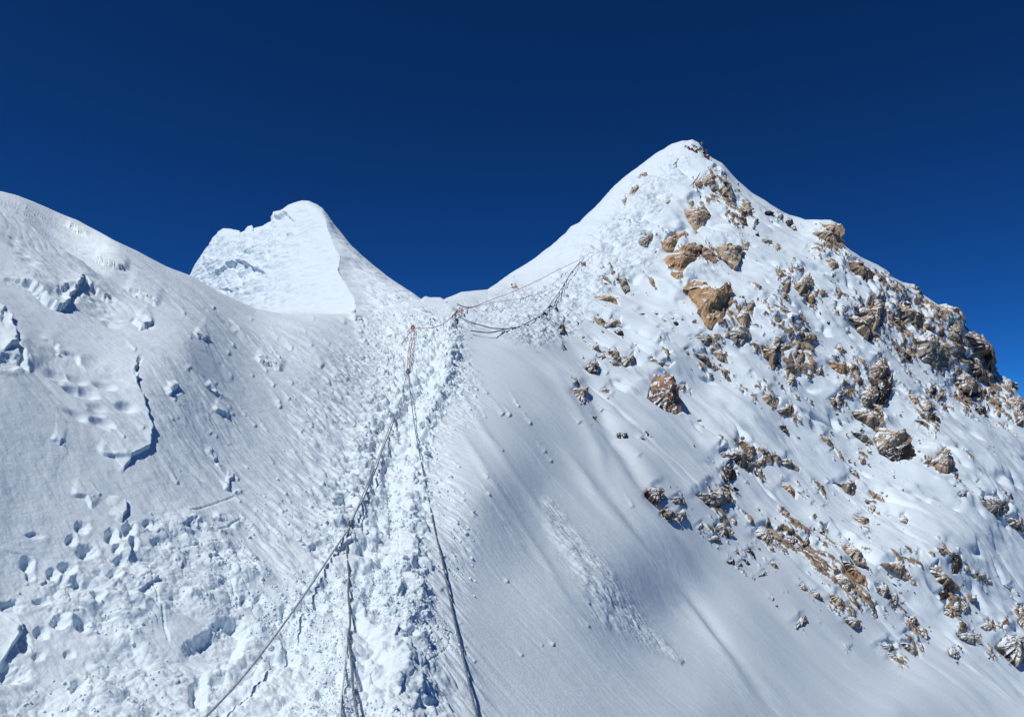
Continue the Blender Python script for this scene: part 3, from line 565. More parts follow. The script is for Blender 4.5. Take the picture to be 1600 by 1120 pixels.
for q in RK2:        # the snow stops at the edge of each rock
    sz = q['size']; w_ = win(q['cx'], q['cy'], max(q['w'], q['h']) * .75 + 5)
    if PX[w_].size == 0: continue
    m_ = region(PX[w_], PY[w_], q['pts'], .8 + sz * .06)
    if m_.sum() < 2: continue
    lv = np.percentile(H[w_][m_ > .3], 25) if (m_ > .3).any() else H[w_].mean()
    H[w_] = H[w_] * (1 - m_) + m_ * (lv - S[w_] * sz * .05)
# bedrock breaking through between the boulders, in bands that follow the ribs
RD = np.zeros(PX.shape)
for q in RK2:
    sz = q['size']
    if sz < 3: continue
    w_ = win(q['cx'], q['cy'], sz * 2.2 + 16)
    if PX[w_].size == 0: continue
    u = (PX[w_] - q['cx']) * .58 + (PY[w_] - q['cy']) * .81; v_ = -(PX[w_] - q['cx']) * .81 + (PY[w_] - q['cy']) * .58
    RD[w_] += (.20 if math.hypot(q['cx']-1037, q['cy']-620) < 30 or q['cy'] > 1040 or (q['cx'] < 1090 and q['cy'] < 560) else .44) * np.exp(-(u / (sz * 1.0 + 7)) ** 2 - (v_ / (sz * .5 + 5)) ** 2)
RD += .30 * region(PX, PY, [(1340,425),(1440,455),(1500,490),(1545,560),(1620,640),(1620,700),(1500,660),(1400,600),(1340,500)], 20)
RD += .30 * region(PX, PY, [(1180,470),(1260,500),(1270,600),(1300,700),(1240,640),(1190,560)], 16) + .35 * region(PX, PY, [(1190,815),(1260,830),(1330,900),(1300,920),(1210,860)], 12)
mk_ = RD > .03; nz = np.zeros(PX.shape)
_p = comb(B[mk_] + .25 * fbm(B[mk_] * .9, 2)[..., None], 1.0, 1.9)
nz[mk_] = .6 * perlin(_p * .8) + .55 * perlin(_p * 1.9 + 7) + .35 * perlin(_p * 4.1 + 3) + .2 * perlin(_p * 8.3)
BED = np.clip((nz - (.92 - .85 * np.clip(RD, 0, 1))) * 2.2 + .5, 0, 1) * sstep(.03, .2, RD)
BED *= sstep(3, 9, PY - skyline(PX)) 
H += sstep(.35, .75, BED) * (.10 + .10 * np.clip(nz, 0, 2)) * np.clip(Dm / 45, .3, 1.2)
# scooped cells in the crust
scoop = region(PX, PY, [(75,575),(130,590),(210,600),(215,640),(190,665),(130,650),(95,625)], 12) + .7 * region(PX, PY, [(120,450),(160,470),(190,500),(170,510),(130,480)], 10) + .8*region(PX, PY, [(10,370),(70,420),(60,430),(20,400)], 8)
H -= .055 * masked(np.clip(scoop, 0, 1), lambda p: sstep(.62, .15, worley(comb(p, 1.0, 1.0) * 5)[0]), B)
SKYFADE = np.where(PX > 650, sstep(-2, 20, SKYD) * .8 + .2, sstep(-2, 16, SKYD) * .9 + .1)
H *= SKYFADE
T = B + N0 * H[..., None]
# far side of every crest: real ground that drops away behind the skyline
back = []
top = T[0]; v = top - CAM; hd = v * np.array([1, 1, 0]); hd /= np.linalg.norm(hd, axis=1)[:, None]
for k in range(1, 26):
    s = .35 * k ** 1.6
    drop = -.10 * s - .018 * s ** 2 - np.interp(cols, [700, 1240, 1700], [0, .25, .5]) * s
    p = top + hd * s[None] if np.ndim(s) else top + hd * s
    p = p + np.stack([0 * cols, 0 * cols, np.broadcast_to(drop, cols.shape)], -1)
    back.append(p)
Tall = np.concatenate([np.array(back)[::-1], T], 0)
slope = grid_mesh('snow_slope', Tall, GROUND)
_a = slope.data.attributes.new('bedrock', 'FLOAT', 'POINT')
_a.data.foreach_set('value', np.concatenate([np.zeros((25, len(cols))), BED], 0).ravel().astype(np.float32))
tag(slope, kind='structure')

TD = (T - CAM) @ FWD
TN = grid_normals(T)
if TN[400, 600] @ (CAM - T[400, 600]) < 0: TN = -TN
def at(px, py, lift=0.0):
    """ground point seen at a photo position"""
    j = int(np.clip(np.searchsorted(cols, px), 0, len(cols) - 1))
    i = int(np.clip(np.searchsorted(PY[:, j], py), 0, PY.shape[0] - 1))
    D = TD[i, j]
    p = unproject(np.array(px), np.array(py), np.array(D))
    return p + N0[i, j] * lift, N0[i, j], D

# ------------------------------------------------------------------ the pointed snow peak behind
PSKY = [(285,446),(294,434),(300,424),(305,413),(313,402),(320,392),(330,378),(333,372),(339,366),(341,362),(349,357),(362,358),(374,361),(376,364),(383,361),(387,354),(394,352),(396,357),(410,353),(424,345),(427,340),(424,332),(431,331),(440,329),(450,321),(460,317),(472,313.5),
        (482,314),(494,319),(504,326),(512,336),(522,351),(535,366),(550,384),(566,400),(585,415),(605,431),(625,445),(645,458),(658,467),(668,480),(700,505)]
pc = np.arange(284, 700, .8)
psk = np.interp(pc, [a for a, b in PSKY], [b for a, b in PSKY])
low = np.interp(pc, [284, 420, 553, 600, 700], [470, 515, 512, 500, 512])
pr = np.linspace(0, 1, 230)[:, None]
pPY = psk[None] + (np.maximum(low, psk + 4) - psk)[None] * pr; pPX = np.broadcast_to(pc[None], pPY.shape).copy()
AR = [(322,506),(326,505),(335,507),(350,510),(365,514),(380,520),(395,527),(403,532),(412,530),(420,527),(432,532),(445,540),(458,548),(470,554),(480,555),(488,552),(520,556)]
ax = np.interp(pPY, [a for a, b in AR], [b for a, b in AR])
DA = 41 - 14.6 * np.clip((pPY - 312) / 176.0, 0, 2) ** 1.15
axs = 505 + 54 * np.clip((pPY - 318) / 180, 0, 1.2) ** 1.1
dxl = ax - pPX
_y = np.arange(250, 620.0); _a = np.interp(_y, [a for a, b in AR], [b for a, b in AR]); _w = np.hanning(61); _w /= _w.sum()
axm = np.interp(pPY, _y, np.convolve(np.pad(_a, 30, mode='edge'), _w, 'valid'))
DLf = lambda x: DA + .046 * (axs - x) + .00012 * (axs - x) ** 2
DL = DLf(pPX)
DR = DLf(axm) + np.clip(-dxl, 0, None) * .050 * np.interp(pPY, [320, 490], [1.0, .5])
Db = base_depth(pPX, pPY)
mixr = sstep(455, 500, pPY - (pPX - 555) * .05) 
DR2 = DR * (1 - mixr) + (Db + .0) * mixr
Dp = np.where(dxl > 0, DL, DR2)
mbelow = (dxl > 0)
Dp = Dp * (1 + .05 * np.exp(-(pPY - psk[None]) / 7.0))
Pb = unproject(pPX, pPY, Dp); Pn = grid_normals(Pb)
if Pn[120, 200] @ (CAM - Pb[120, 200]) < 0: Pn = -Pn
Hp = .10 * fbm(Pb * .5, 3) + .035 * billow(Pb * np.array([.6, .6, 2.6]) + 9, 3, .55)
lf = sstep(-2, 30, dxl)
# bedding ledges low on the lit face
led = region(pPX, pPY, [(300,400),(340,360),(420,350),(450,380),(440,420),(425,440),(380,470),(330,450)], 55) * lf
ph = (Pb[..., 2] * 1.5 + .10 * Pb[..., 0] + .9 * fbm(Pb * .35 + 5, 2))
saw = ph - np.floor(ph)
Hp += led * (.16 * saw + .12 * billow(Pb * 1.0, 3)) 
for ln, a in (([(334,436),(350,424),(375,412),(384,412),(395,418),(420,432)], 1), ([(424,340),(440,342),(450,338),(460,346)], .8), ([(446,366),(452,370),(460,366)], .5), ([(385,400),(390,396),(392,402)], .5), ([(345,452),(365,455),(380,448)], .5)):
    d, s, t = polydist(pPX, pPY, ln)
    s = s + 2.5 * fbm(Pb * 1.5, 3)
    Hp += np.where(d < 60, a * .38 * np.sin(np.pi * t) ** .5 * sstep(1.5, -1.5, s) * np.exp(-d / 14), 0)
rf = 1 - sstep(-30, -4, dxl)
Hp += rf * .06 * fbm(comb(Pb, .5, 1.8), 3)
rr = region(pPX, pPY, [(575,440),(640,465),(700,520),(600,520),(570,480)], 16)
Hp += .10 * masked(rr, lambda p: clods(comb(p, .8, 1.6), 2.0), Pb) + .06 * masked(rr, lambda p: billow(comb(p, 1.2, 3), 3), Pb)
Hp *= sstep(-1, 8, pPY - psk[None]) * .8 + .2
Pp = Pb + Pn * Hp[..., None]
# sink the skirt under the near slope
skirt = sstep(.86, 1.0, pr) * 1.2 + np.zeros_like(Hp)
Pp += np.array([0, 0, -1.0]) * skirt[..., None]
pb = []
topp = Pp[0]; v = topp - CAM; hd2 = v * np.array([1, 1, 0]); hd2 /= np.linalg.norm(hd2, axis=1)[:, None]
for k in range(1, 20):
    s = .3 * k ** 1.5
    pb.append(topp + hd2 * s + np.array([0, 0, -.2 * s - .04 * s * s]))
peak = grid_mesh('snow_peak', np.concatenate([np.array(pb)[::-1], Pp], 0), SNOW)
tag(peak, kind='structure')
# ------------------------------------------------------------------ rocks
def rock_mat(name, c1, c2, c3, snow=.5):
    m = bpy.data.materials.new(name); nt, b = nodes(m); b.inputs['Roughness'].default_value = .85
    b.inputs['Specular IOR Level'].default_value = .2
    ge = nt.nodes.new('ShaderNodeNewGeometry')
    def noise(sc, det, ro=.6, vec=None):
        n = nt.nodes.new('ShaderNodeTexNoise'); n.inputs['Scale'].default_value = sc; n.inputs['Detail'].default_value = det; n.inputs['Roughness'].default_value = ro
        nt.links.new(vec or ge.outputs['Position'], n.inputs['Vector']); return n
    a = noise(1.1, 6, .65); cr = nt.nodes.new('ShaderNodeValToRGB')
    e = cr.color_ramp.elements; e[0].position = .34; e[0].color = (*c3, 1); e[1].position = .66; e[1].color = (*c1, 1)
    k = e.new(.5); k.color = (*c2, 1)
    nt.links.new(a.outputs[0], cr.inputs[0])
    # darker joints and bedding lines
    mp = nt.nodes.new('ShaderNodeMapping'); mp.inputs['Rotation'].default_value = (.5, .6, .2); mp.inputs['Scale'].default_value = (.7, .7, 2.4)
    nt.links.new(ge.outputs['Position'], mp.inputs['Vector'])
    j = noise(1.6, 5, .7, mp.outputs[0]); jr = nt.nodes.new('ShaderNodeMapRange')
    jr.inputs['From Min'].default_value = .36; jr.inputs['From Max'].default_value = .47; jr.inputs['To Min'].default_value = .48; jr.inputs['To Max'].default_value = 1
    nt.links.new(j.outputs[0], jr.inputs['Value'])
    mu = nt.nodes.new('ShaderNodeMix'); mu.data_type = 'RGBA'; mu.blend_type = 'MULTIPLY'; mu.inputs[0].default_value = 1
    nt.links.new(cr.outputs[0], mu.inputs[6]); nt.links.new(jr.outputs[0], mu.inputs[7])
    # snow caught on the ledges that face up
    sp = nt.nodes.new('ShaderNodeSeparateXYZ'); nt.links.new(ge.outputs['Normal'], sp.inputs[0])
    sn = noise(1.9, 6, .7); ad = nt.nodes.new('ShaderNodeMath'); ad.operation = 'MULTIPLY_ADD'; ad.inputs[1].default_value = .75
    nt.links.new(sn.outputs[0], ad.inputs[0]); nt.links.new(sp.outputs['Z'], ad.inputs[2])
    sr_ = nt.nodes.new('ShaderNodeMapRange'); sr_.inputs['From Min'].default_value = 1.31 - snow * .35; sr_.inputs['From Max'].default_value = 1.36 - snow * .35
    nt.links.new(ad.outputs[0], sr_.inputs['Value'])
    mx = nt.nodes.new('ShaderNodeMix'); mx.data_type = 'RGBA'; mx.inputs[7].default_value = (.79, .862, .905, 1)
    nt.links.new(sr_.outputs[0], mx.inputs[0]); nt.links.new(mu.outputs[2], mx.inputs[6]); nt.links.new(mx.outputs[2], b.inputs['Base Color'])
    bp = nt.nodes.new('ShaderNodeBump'); bp.inputs['Strength'].default_value = .8; bp.inputs['Distance'].default_value = .12
    f = noise(3.5, 8, .7); nt.links.new(f.outputs[0], bp.inputs['Height']); nt.links.new(bp.outputs[0], b.inputs['Normal'])
    return m
RM = {
 'O': rock_mat('rock_orange', (.60, .40, .23), (.52, .34, .19), (.30, .19, .11), .35),
 'T': rock_mat('rock_tan', (.60, .48, .35), (.48, .37, .26), (.30, .22, .155), .48),
 'G': rock_mat('rock_grey', (.47, .42, .35), (.36, .32, .265), (.20, .175, .15), .46),
 'B': rock_mat('rock_brown', (.50, .38, .27), (.37, .27, .185), (.14, .10, .075), .42),
 'R': rock_mat('rock_rust', (.46, .28, .17), (.35, .22, .15), (.16, .10, .075), .4),
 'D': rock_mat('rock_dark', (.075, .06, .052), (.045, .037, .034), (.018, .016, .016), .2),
}
def np_mesh(name, V, Fc, mat, smooth=False):
    me = bpy.data.meshes.new(name); me.from_pydata([tuple(v) for v in V], [], Fc); me.materials.append(mat)
    if smooth: me.polygons.foreach_set('use_smooth', [True] * len(me.polygons))
    me.update(); return me
def build_rock(q, k):
    r_ = random.Random(k * 13 + 1)
    P, n, D = at(q['cx'], q['cy']); s = D / F
    m = n + .75 * (CAM - P) / np.linalg.norm(CAM - P); m /= np.linalg.norm(m)
    pts = q['pts']; nb = int(np.clip(q['size'] * 1.5, 10, 46)); nr = int(np.clip(q['size'] * .42, 3, 12))
    per = [0]
    cl = pts + [pts[0]]
    for a, b in zip(cl[:-1], cl[1:]): per.append(per[-1] + math.dist(a, b))
    tt = np.linspace(0, per[-1], nb, endpoint=False)
    bx = np.interp(tt, per, [p[0] for p in cl]); by = np.interp(tt, per, [p[1] for p in cl])
    jit = q['size'] * .035 + .25
    bx = bx + np.array([r_.uniform(-jit, jit) for _ in bx]); by = by + np.array([r_.uniform(-jit, jit) for _ in by])
    f = (bx - 800) / F; g = (560 - by) / F
    ray = f[:, None] * RGT + FWD + g[:, None] * UPV
    t = ((P - CAM) @ m) / (ray @ m); t = np.clip(t, D * .93, D * 1.07)
    tg_ = np.array([float(at(x_, y_)[2]) for x_, y_ in zip(bx, by)]); tg_ = np.clip(tg_, D * .9, D * 1.1)
    Bd = CAM + ray * (.5 * np.minimum(t, tg_) + .5 * tg_)[:, None]
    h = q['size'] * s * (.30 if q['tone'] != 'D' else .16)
    cen = Bd.mean(0); L_ = q['size'] * s
    ex = RGT - m * (RGT @ m); ex /= np.linalg.norm(ex); ey = np.cross(m, ex)
    if ey @ UPV < 0: ey = -ey
    # a few fracture planes meeting in ridges; the steepest ones face downhill and away from the sun
    pl = []
    for i in range(r_.choice((4, 5, 6)) if q['size'] > 7 else 3):
        th = r_.uniform(0, 2 * math.pi); pl.append((r_.uniform(.9, 1.25), r_.uniform(.3, 1.0), th))
    pl.append((r_.uniform(1.15, 1.4), r_.uniform(1.6, 2.6), r_.uniform(-1.0, -.3)))
    V = []; Fc = []; rr = []
    for ri in range(nr + 1):
        r = 1 - ri / (nr + 1)
        for b in range(nb):
            V.append(cen + (Bd[b] - cen) * r * (1.16 if q['cx'] > 1330 and q['cy'] < 660 else 1.08)); rr.append(r)
    V.append(cen); rr.append(0); V = np.array(V); rr = np.array(rr)
    qx = (V - cen) @ ex / L_; qy = (V - cen) @ ey / L_
    hh = np.full(len(V), 9.0)
    for c, kk, th in pl: hh = np.minimum(hh, c - kk * (qx * math.cos(th) + qy * math.sin(th)) * 1.5)
    sc = 3.2 / max(L_, .15)
    f1, f2, cid = worley(V * sc + k * 3.7)
    edge = 1 - rr ** 5
    rel = np.clip(hh, .12, 1.5) + (cid - .5) * .42 + .22 * fbm(V * sc * 1.5 + k, 3)
    V = V + m * (h * (.26 + .90 * np.clip(rel, .05, 2) * edge + .22 * fbm(V * sc * .8 + 5 * k, 2) * (1 - edge)))[:, None]
    # buried collar
    base = V[:nb] - m * (h * 1.0 + s * 3) + (V[:nb] - cen) * .03
    V = np.concatenate([V, base], 0); o0 = (nr + 1) * nb + 1
    for b in range(nb):
        c = (b + 1) % nb
        Fc.append((o0 + b, o0 + c, c, b))
        for ri in range(nr):
            Fc.append((ri * nb + b, ri * nb + c, (ri + 1) * nb + c, (ri + 1) * nb + b))
        Fc.append((nr * nb + b, nr * nb + c, (nr + 1) * nb))
    # consistent outward winding
    a, b_, c_ = V[Fc[1][0]], V[Fc[1][1]], V[Fc[1][2]]
    nn = sum(np.cross(V[x[1]] - V[x[0]], V[x[2]] - V[x[0]]) for x in Fc[1:])
    if nn @ m < 0: Fc = [tuple(reversed(x)) for x in Fc]
    kind = 'boulder' if q['size'] > 16 else ('rock' if q['size'] > 6 else 'stone')
    me = np_mesh(kind, V - P, Fc, RM[q['tone']])
    o = bpy.data.objects.new(kind, me); C.objects.link(o); o.location = P
    q['obj'] = o; q['kind'] = kind
    return o
RK2.sort(key=lambda q: -q['size'])
for k, q in enumerate(RK2): build_rock(q, k)

# labels: each rock told by its look and by the named rock beside it
TONE = {'O': 'orange', 'T': 'tan', 'G': 'grey', 'B': 'brown', 'R': 'rust red', 'D': 'black'}
LM = [('the summit flags', 1092, 240), ('the orange triangular rock', 1064, 410), ('the skyline knob', 1310, 362), ('the largest orange wedge', 1108, 478), ('the reddish brown boulder', 1037, 620),
      ('the layered wedge', 1340, 425), ('the snow-topped tan boulder', 1358, 490), ('the curved skyline crag', 1535, 565), ('the black cleft', 1378, 615), ('the roofed overhang', 1395, 690), ('the bird-shaped boulder', 1472, 720),
      ('the grey streaky boulder', 1552, 790), ('the snow-streaked crag', 1150, 710), ('the saddle-shaped boulder', 1115, 778), ('the rusty rock cluster', 1235, 840), ('the dark jagged crag', 1480, 890), ('the spotted tan rock', 1322, 910),
      ('the lowest grey rock', 1385, 1015), ('the smooth grey corner slab', 1510, 995), ('the rope bend', 932, 395), ('the snow-covered pedestal', 1235, 750), ('the five-sided boulder', 1152, 527)]
cand = {}
for k, q in enumerate(RK2[:298]):
    if q['label']: continue
    d, nm, lx, ly = min((math.hypot(q['cx'] - x, q['cy'] - y), n_, x, y) for n_, x, y in LM)
    dx, dy = q['cx'] - lx, q['cy'] - ly
    v = 'above' if dy < -8 else ('below' if dy > 8 else ''); hz = 'left' if dx < -8 else ('right' if dx > 8 else '')
    if abs(dx) > 2.2 * abs(dy): v = ''
    if abs(dy) > 2.2 * abs(dx): hz = ''
    rel = (v + ' and ' + hz + ' of') if v and hz else (v or (hz + ' of' if hz else 'beside'))
    size = 'tiny' if q['size'] < 4.5 else ('small' if q['size'] < 9 else ('mid-sized' if q['size'] < 16 else 'large'))
    shape = 'flat' if q['w'] > 1.6 * q['h'] else ('upright' if q['h'] > 1.5 * q['w'] else ('pointed' if len(q['pts']) == 3 else 'blocky'))
    cand.setdefault((size, TONE[q['tone']], shape, rel, nm), []).append((d, k))
ORD = ['nearest', 'second nearest', 'third nearest', 'fourth nearest', 'fifth nearest', 'sixth nearest', 'seventh nearest', 'eighth nearest', 'ninth nearest']
for (size, tone, shape, rel, nm), L in cand.items():
    L.sort()
    for i, (d, k) in enumerate(L):
        b = f'{size} {tone} {shape} rock {rel} {nm}'
        RK2[k]['label'] = b if len(L) == 1 else b + ', ' + ORD[i]
# beyond the 298 largest the stones are too small to tell apart: one object
rest = RK2[298:]
vs = []; fs = []; mi = []; mats = []
for q in rest:
    o = q['obj']; me = o.data; off = len(vs)
    if me.materials[0] not in mats: mats.append(me.materials[0])
    vs += [tuple(v.co + o.location) for v in me.vertices]; fs += [tuple(off + i for i in p.vertices) for p in me.polygons]; mi += [mats.index(me.materials[0])] * len(me.polygons)
    bpy.data.objects.remove(o); bpy.data.meshes.remove(me)
me = bpy.data.meshes.new('small_stones'); me.from_pydata(vs, [], fs)
for m_ in mats: me.materials.append(m_)
me.polygons.foreach_set('material_index', mi); me.update()
o = bpy.data.objects.new('small_stones', me); C.objects.link(o); tag(o, 'tiny stones dotted over the snow between the larger rocks', 'stones', kind='stuff')
RK2 = RK2[:298]
for q in RK2:
    tag(q['obj'], q['label'], q['kind'], 'rocks sticking out of the snow face')

def lump_cloud(name, centers, radii, seed, mat, flat=.75, normals=None):
    """many small broken lumps in one mesh (nobody could count them)"""
    g = np.random.default_rng(seed); phi = (1 + 5 ** .5) / 2
    ico = np.array([(-1, phi, 0), (1, phi, 0), (-1, -phi, 0), (1, -phi, 0), (0, -1, phi), (0, 1, phi), (0, -1, -phi), (0, 1, -phi), (phi, 0, -1), (phi, 0, 1), (-phi, 0, -1), (-phi, 0, 1)]) / 1.9
    fc = np.array([(0, 11, 5), (0, 5, 1), (0, 1, 7), (0, 7, 10), (0, 10, 11), (1, 5, 9), (5, 11, 4), (11, 10, 2), (10, 7, 6), (7, 1, 8), (3, 9, 4), (3, 4, 2), (3, 2, 6), (3, 6, 8), (3, 8, 9), (4, 9, 5), (2, 4, 11), (6, 2, 10), (8, 6, 7), (9, 8, 1)])
    n = len(centers)
    V = ico[None] * (1 + g.uniform(-.35, .35, (n, 12, 1)))
    Q = np.linalg.qr(g.normal(size=(n, 3, 3)))[0]; Q[:, 0] *= np.sign(np.linalg.det(Q))[:, None]
    V = V * np.stack([g.uniform(.6, 1.3, n), g.uniform(.6, 1.2, n), g.uniform(.4, .9, n)], -1)[:, None]
    V = np.einsum('nij,nkj->nki', Q, V) * radii[:, None, None] + centers[:, None]
    me = bpy.data.meshes.new(name); me.vertices.add(n * 12); me.vertices.foreach_set('co', V.reshape(-1).astype(np.float32))
    idx = (fc[None] + np.arange(n)[:, None, None] * 12).reshape(-1).astype(np.int32)
    me.loops.add(len(idx)); me.loops.foreach_set('vertex_index', idx); me.polygons.add(len(idx) // 3)
    me.polygons.foreach_set('loop_start', np.arange(0, len(idx), 3, dtype=np.int32)); me.polygons.foreach_set('loop_total', np.full(len(idx) // 3, 3, np.int32))
    me.materials.append(mat); me.update(calc_edges=True); me.validate()
    o = bpy.data.objects.new(name, me); C.objects.link(o); return o
def pick(weight, n, seed):
    g = np.random.default_rng(seed)
    w_ = weight[:ROWS].ravel().astype(float); area = (S[:ROWS] ** .6).ravel() * (np.abs(np.gradient(PX[:ROWS], axis=1)).ravel() < 2)
    cw = np.cumsum(w_ * area); ix = np.searchsorted(cw, g.random(n) * cw[-1]); ix = np.clip(ix, 0, len(w_) - 1)
    return ix
# rock crumbs between the outcrops
rz = region(PX, PY, [(1040,330),(1150,280),(1320,400),(1480,500),(1610,640),(1610,1030),(1500,1040),(1380,1010),(1240,930),(1130,870),(1110,760),(1150,660),(940,640),(880,540),(930,470),(1010,500),(1060,420)], 30)
rw = rz * sstep(.05, .45, fbm(B * .35 + 12, 3)) 
Tf = T[:ROWS].reshape(-1, 3); Sf = S[:ROWS].ravel(); Nf = N0[:ROWS].reshape(-1, 3)
ix = pick(rw, 450, 3); cpos = [Tf[ix]]; crad = [(.5 + rng.random(450) ** 3 * 1.6) * Sf[ix]]; cn = [Nf[ix]]
for q in RK2:                       # shed and half-buried pieces around every outcrop
    n_ = int(np.clip(q['size'] * .42, 0, 12))
    for i in range(n_):
        u = random.gauss(0, 1) * q['size'] * .85; v_ = random.gauss(0, 1) * q['size'] * .42
        x, y = q['cx'] + u * .58 - v_ * .81, q['cy'] + u * .81 + v_ * .58
        if y < skyline(x) + 3: continue
        P, n, D = at(x, y); cpos.append([P]); cn.append([n]); crad.append([D / F * (.6 + random.random() ** 2 * min(3.4, q['size'] * .22))])
cpos = np.concatenate(cpos); crad = np.concatenate(crad); cn = np.concatenate(cn)
o = lump_cloud('rock_fragments', cpos + cn * crad[:, None] * .05, crad, 4, RM['B']); tag(o, 'brown rock crumbs peppering the snow between the boulders of the face', 'rock fragments', kind='stuff')
# broken snow lumps beside the track
sw = np.clip(TR * .9 + .45 * R_near + .10 * R_left + .25 * R_edge + .08 * R_low * LOWP, 0, 1)
sw = sw * sstep(-.1, .5, fbm(B * 1.4 + 33, 2) + .1) * (PY < 1160)
ix = pick(sw, 5200, 8)
rad = (.6 + rng.random(5200) ** 5 * 5.0) * Sf[ix] * np.clip(.55 + .5 * rng.random(5200), 0, 1); rad = np.clip(rad, .008, .09)
o = lump_cloud('snow_lumps', Tf[ix] + Nf[ix] * rad[:, None] * .15, rad, 5, SNOW); tag(o, 'broken lumps of snow strewn along the trodden track', 'snow lumps', kind='stuff')
# ------------------------------------------------------------------ ropes, slings and flags
def cloth_mat(name, c1, c2, scale=60, rough=.8):
    m = bpy.data.materials.new(name); nt, b = nodes(m); b.inputs['Roughness'].default_value = rough
    tc = nt.nodes.new('ShaderNodeTexCoord'); n = nt.nodes.new('ShaderNodeTexNoise'); n.inputs['Scale'].default_value = scale; n.inputs['Detail'].default_value = 4
    r = nt.nodes.new('ShaderNodeValToRGB'); r.color_ramp.elements[0].position = .38; r.color_ramp.elements[0].color = (*c1, 1); r.color_ramp.elements[1].position = .62; r.color_ramp.elements[1].color = (*c2, 1)
    nt.links.new(tc.outputs['Object'], n.inputs[0]); nt.links.new(n.outputs[0], r.inputs[0]); nt.links.new(r.outputs[0], b.inputs['Base Color'])
    return m
M_GREY = cloth_mat('rope_grey', (.30, .33, .36), (.52, .56, .58)); M_DARK = cloth_mat('rope_dark', (.07, .09, .12), (.20, .24, .28)); M_WHITE = cloth_mat('rope_white', (.45, .48, .5), (.68, .7, .7))
M_PINK = cloth_mat('rope_pink', (.50, .28, .28), (.66, .50, .50), 25); M_RED = cloth_mat('rope_red', (.46, .22, .20), (.58, .38, .34), 8); M_SLING = cloth_mat('sling_red', (.45, .02, .03), (.6, .07, .06))
def tube(P, r, seg=7):
    P = np.array(P, float); n = len(P); Tn = np.gradient(P, axis=0); Tn /= np.linalg.norm(Tn, axis=1)[:, None] + 1e-9
    ref = np.array([.13, .21, .97]); A = np.cross(Tn, ref); A /= np.linalg.norm(A, axis=1)[:, None] + 1e-9; Bn = np.cross(Tn, A)
    V = []; Fc = []
    r = np.broadcast_to(np.asarray(r, float), (n,))
    for k in range(n):
        for s in range(seg):
            a = 2 * math.pi * s / seg + k * .25
            V.append(P[k] + (A[k] * math.cos(a) + Bn[k] * math.sin(a)) * r[k])
    for k in range(n - 1):
        for s in range(seg):
            t = (s + 1) % seg; Fc.append((k * seg + s, k * seg + t, (k + 1) * seg + t, (k + 1) * seg + s))
    Fc.append(tuple(range(seg))[::-1]); Fc.append(tuple((n - 1) * seg + s for s in range(seg)))
    return V, Fc
def smooth_path(K, step=5):
    K = np.array(K, float); out = []
    Kp = np.vstack([2 * K[0] - K[1], K, 2 * K[-1] - K[-2]])
    for i in range(1, len(Kp) - 2):
        p0, p1, p2, p3 = Kp[i - 1:i + 3]; m = max(2, int(math.dist(p1[:2], p2[:2]) / step))
        for t in np.linspace(0, 1, m, endpoint=False):
            out.append(.5 * (2 * p1 + (p2 - p0) * t + (2 * p0 - 5 * p1 + 4 * p2 - p3) * t * t + (3 * p1 - p0 - 3 * p2 + p3) * t ** 3))
    out.append(K[-1]); return out
def rope(name, strands, label, cat='rope', group=None):
    """strands: list of (kind, keys, radius, mat) ; kind 'g' keys (px,py,lift) on the snow, 'a' keys (px,py,D) in the air"""
    first = None; parts = []
    for kind, keys, rad, mat, *rest in strands:
        path = smooth_path(keys); pts = []
        for k, (x, y, z) in enumerate(path):
            if kind == 'g': pts.append(at(x, y, z)[0])
            else: pts.append(unproject(x, y, 1 / z))
        pts = np.array(pts)
        if kind == 'g' and len(pts) > 4:      # a rope is stiff: it bridges the small hollows
            for _ in range(3):
                sm = pts.copy(); sm[1:-1] = (pts[:-2] + 2 * pts[1:-1] + pts[2:]) / 4; pts = sm
        V, Fc = tube(pts, rad); parts.append((V, Fc, mat, rest[0] if rest else None))
    origin = np.array(parts[0][0][0])
    if len(parts) == 1:
        me = np_mesh(name, np.array(parts[0][0]) - origin, parts[0][1], parts[0][2], True); o = bpy.data.objects.new(name, me); C.objects.link(o); o.location = origin
    else:
        o = bpy.data.objects.new(name, None); o.empty_display_size = .1; C.objects.link(o); o.location = origin
        for V, Fc, mat, nm in parts:
            me = np_mesh(nm or 'strand', np.array(V) - origin, Fc, mat, True); c = bpy.data.objects.new(nm or 'strand', me); C.objects.link(c); c.parent = o
    tag(o, label, cat, group); return o
DJ = float(at(638, 583)[2]) * .985
w0 = 1 / DJ
def air(keys, y0, wA, y1, wB):      # keys (px,py): straight stretch, 1/depth linear along it
    return [(x, y, wA + (wB - wA) * (y - y0) / (y1 - y0)) for x, y in keys]
rope('fixed_rope', [('a', air([(638,583),(643,630),(652,690),(664,750),(680,830),(692,880),(706,950),(722,1020),(737,1085),(748,1130),(760,1190)], 583, w0, 1130, 1 / (float(at(748,1130)[2]) * .985)), .0076, M_DARK)],
     'single dark rope hanging taut down the right side of the track')
DK = float(at(546, 824)[2]) * .97; wk = 1 / DK
rope('fixed_rope', [
   ('g', [(637,584,.05),(629,610,.06),(622,640,.06),(609,668,.06),(600,690,.06),(588,722,.07),(573,758,.07),(560,790,.07),(546,824,.08)], .0070, M_GREY, 'strand'),
   ('a', air([(546,824),(520,862),(488,910),(452,962),(415,1012),(380,1056),(340,1100),(300,1140),(270,1172)], 824, wk, 1140, 1 / (float(at(300,1140)[2]) * .978)), .0078, M_GREY, 'strand')],
   'thick grey rope slanting from the knot down to the lower left corner')
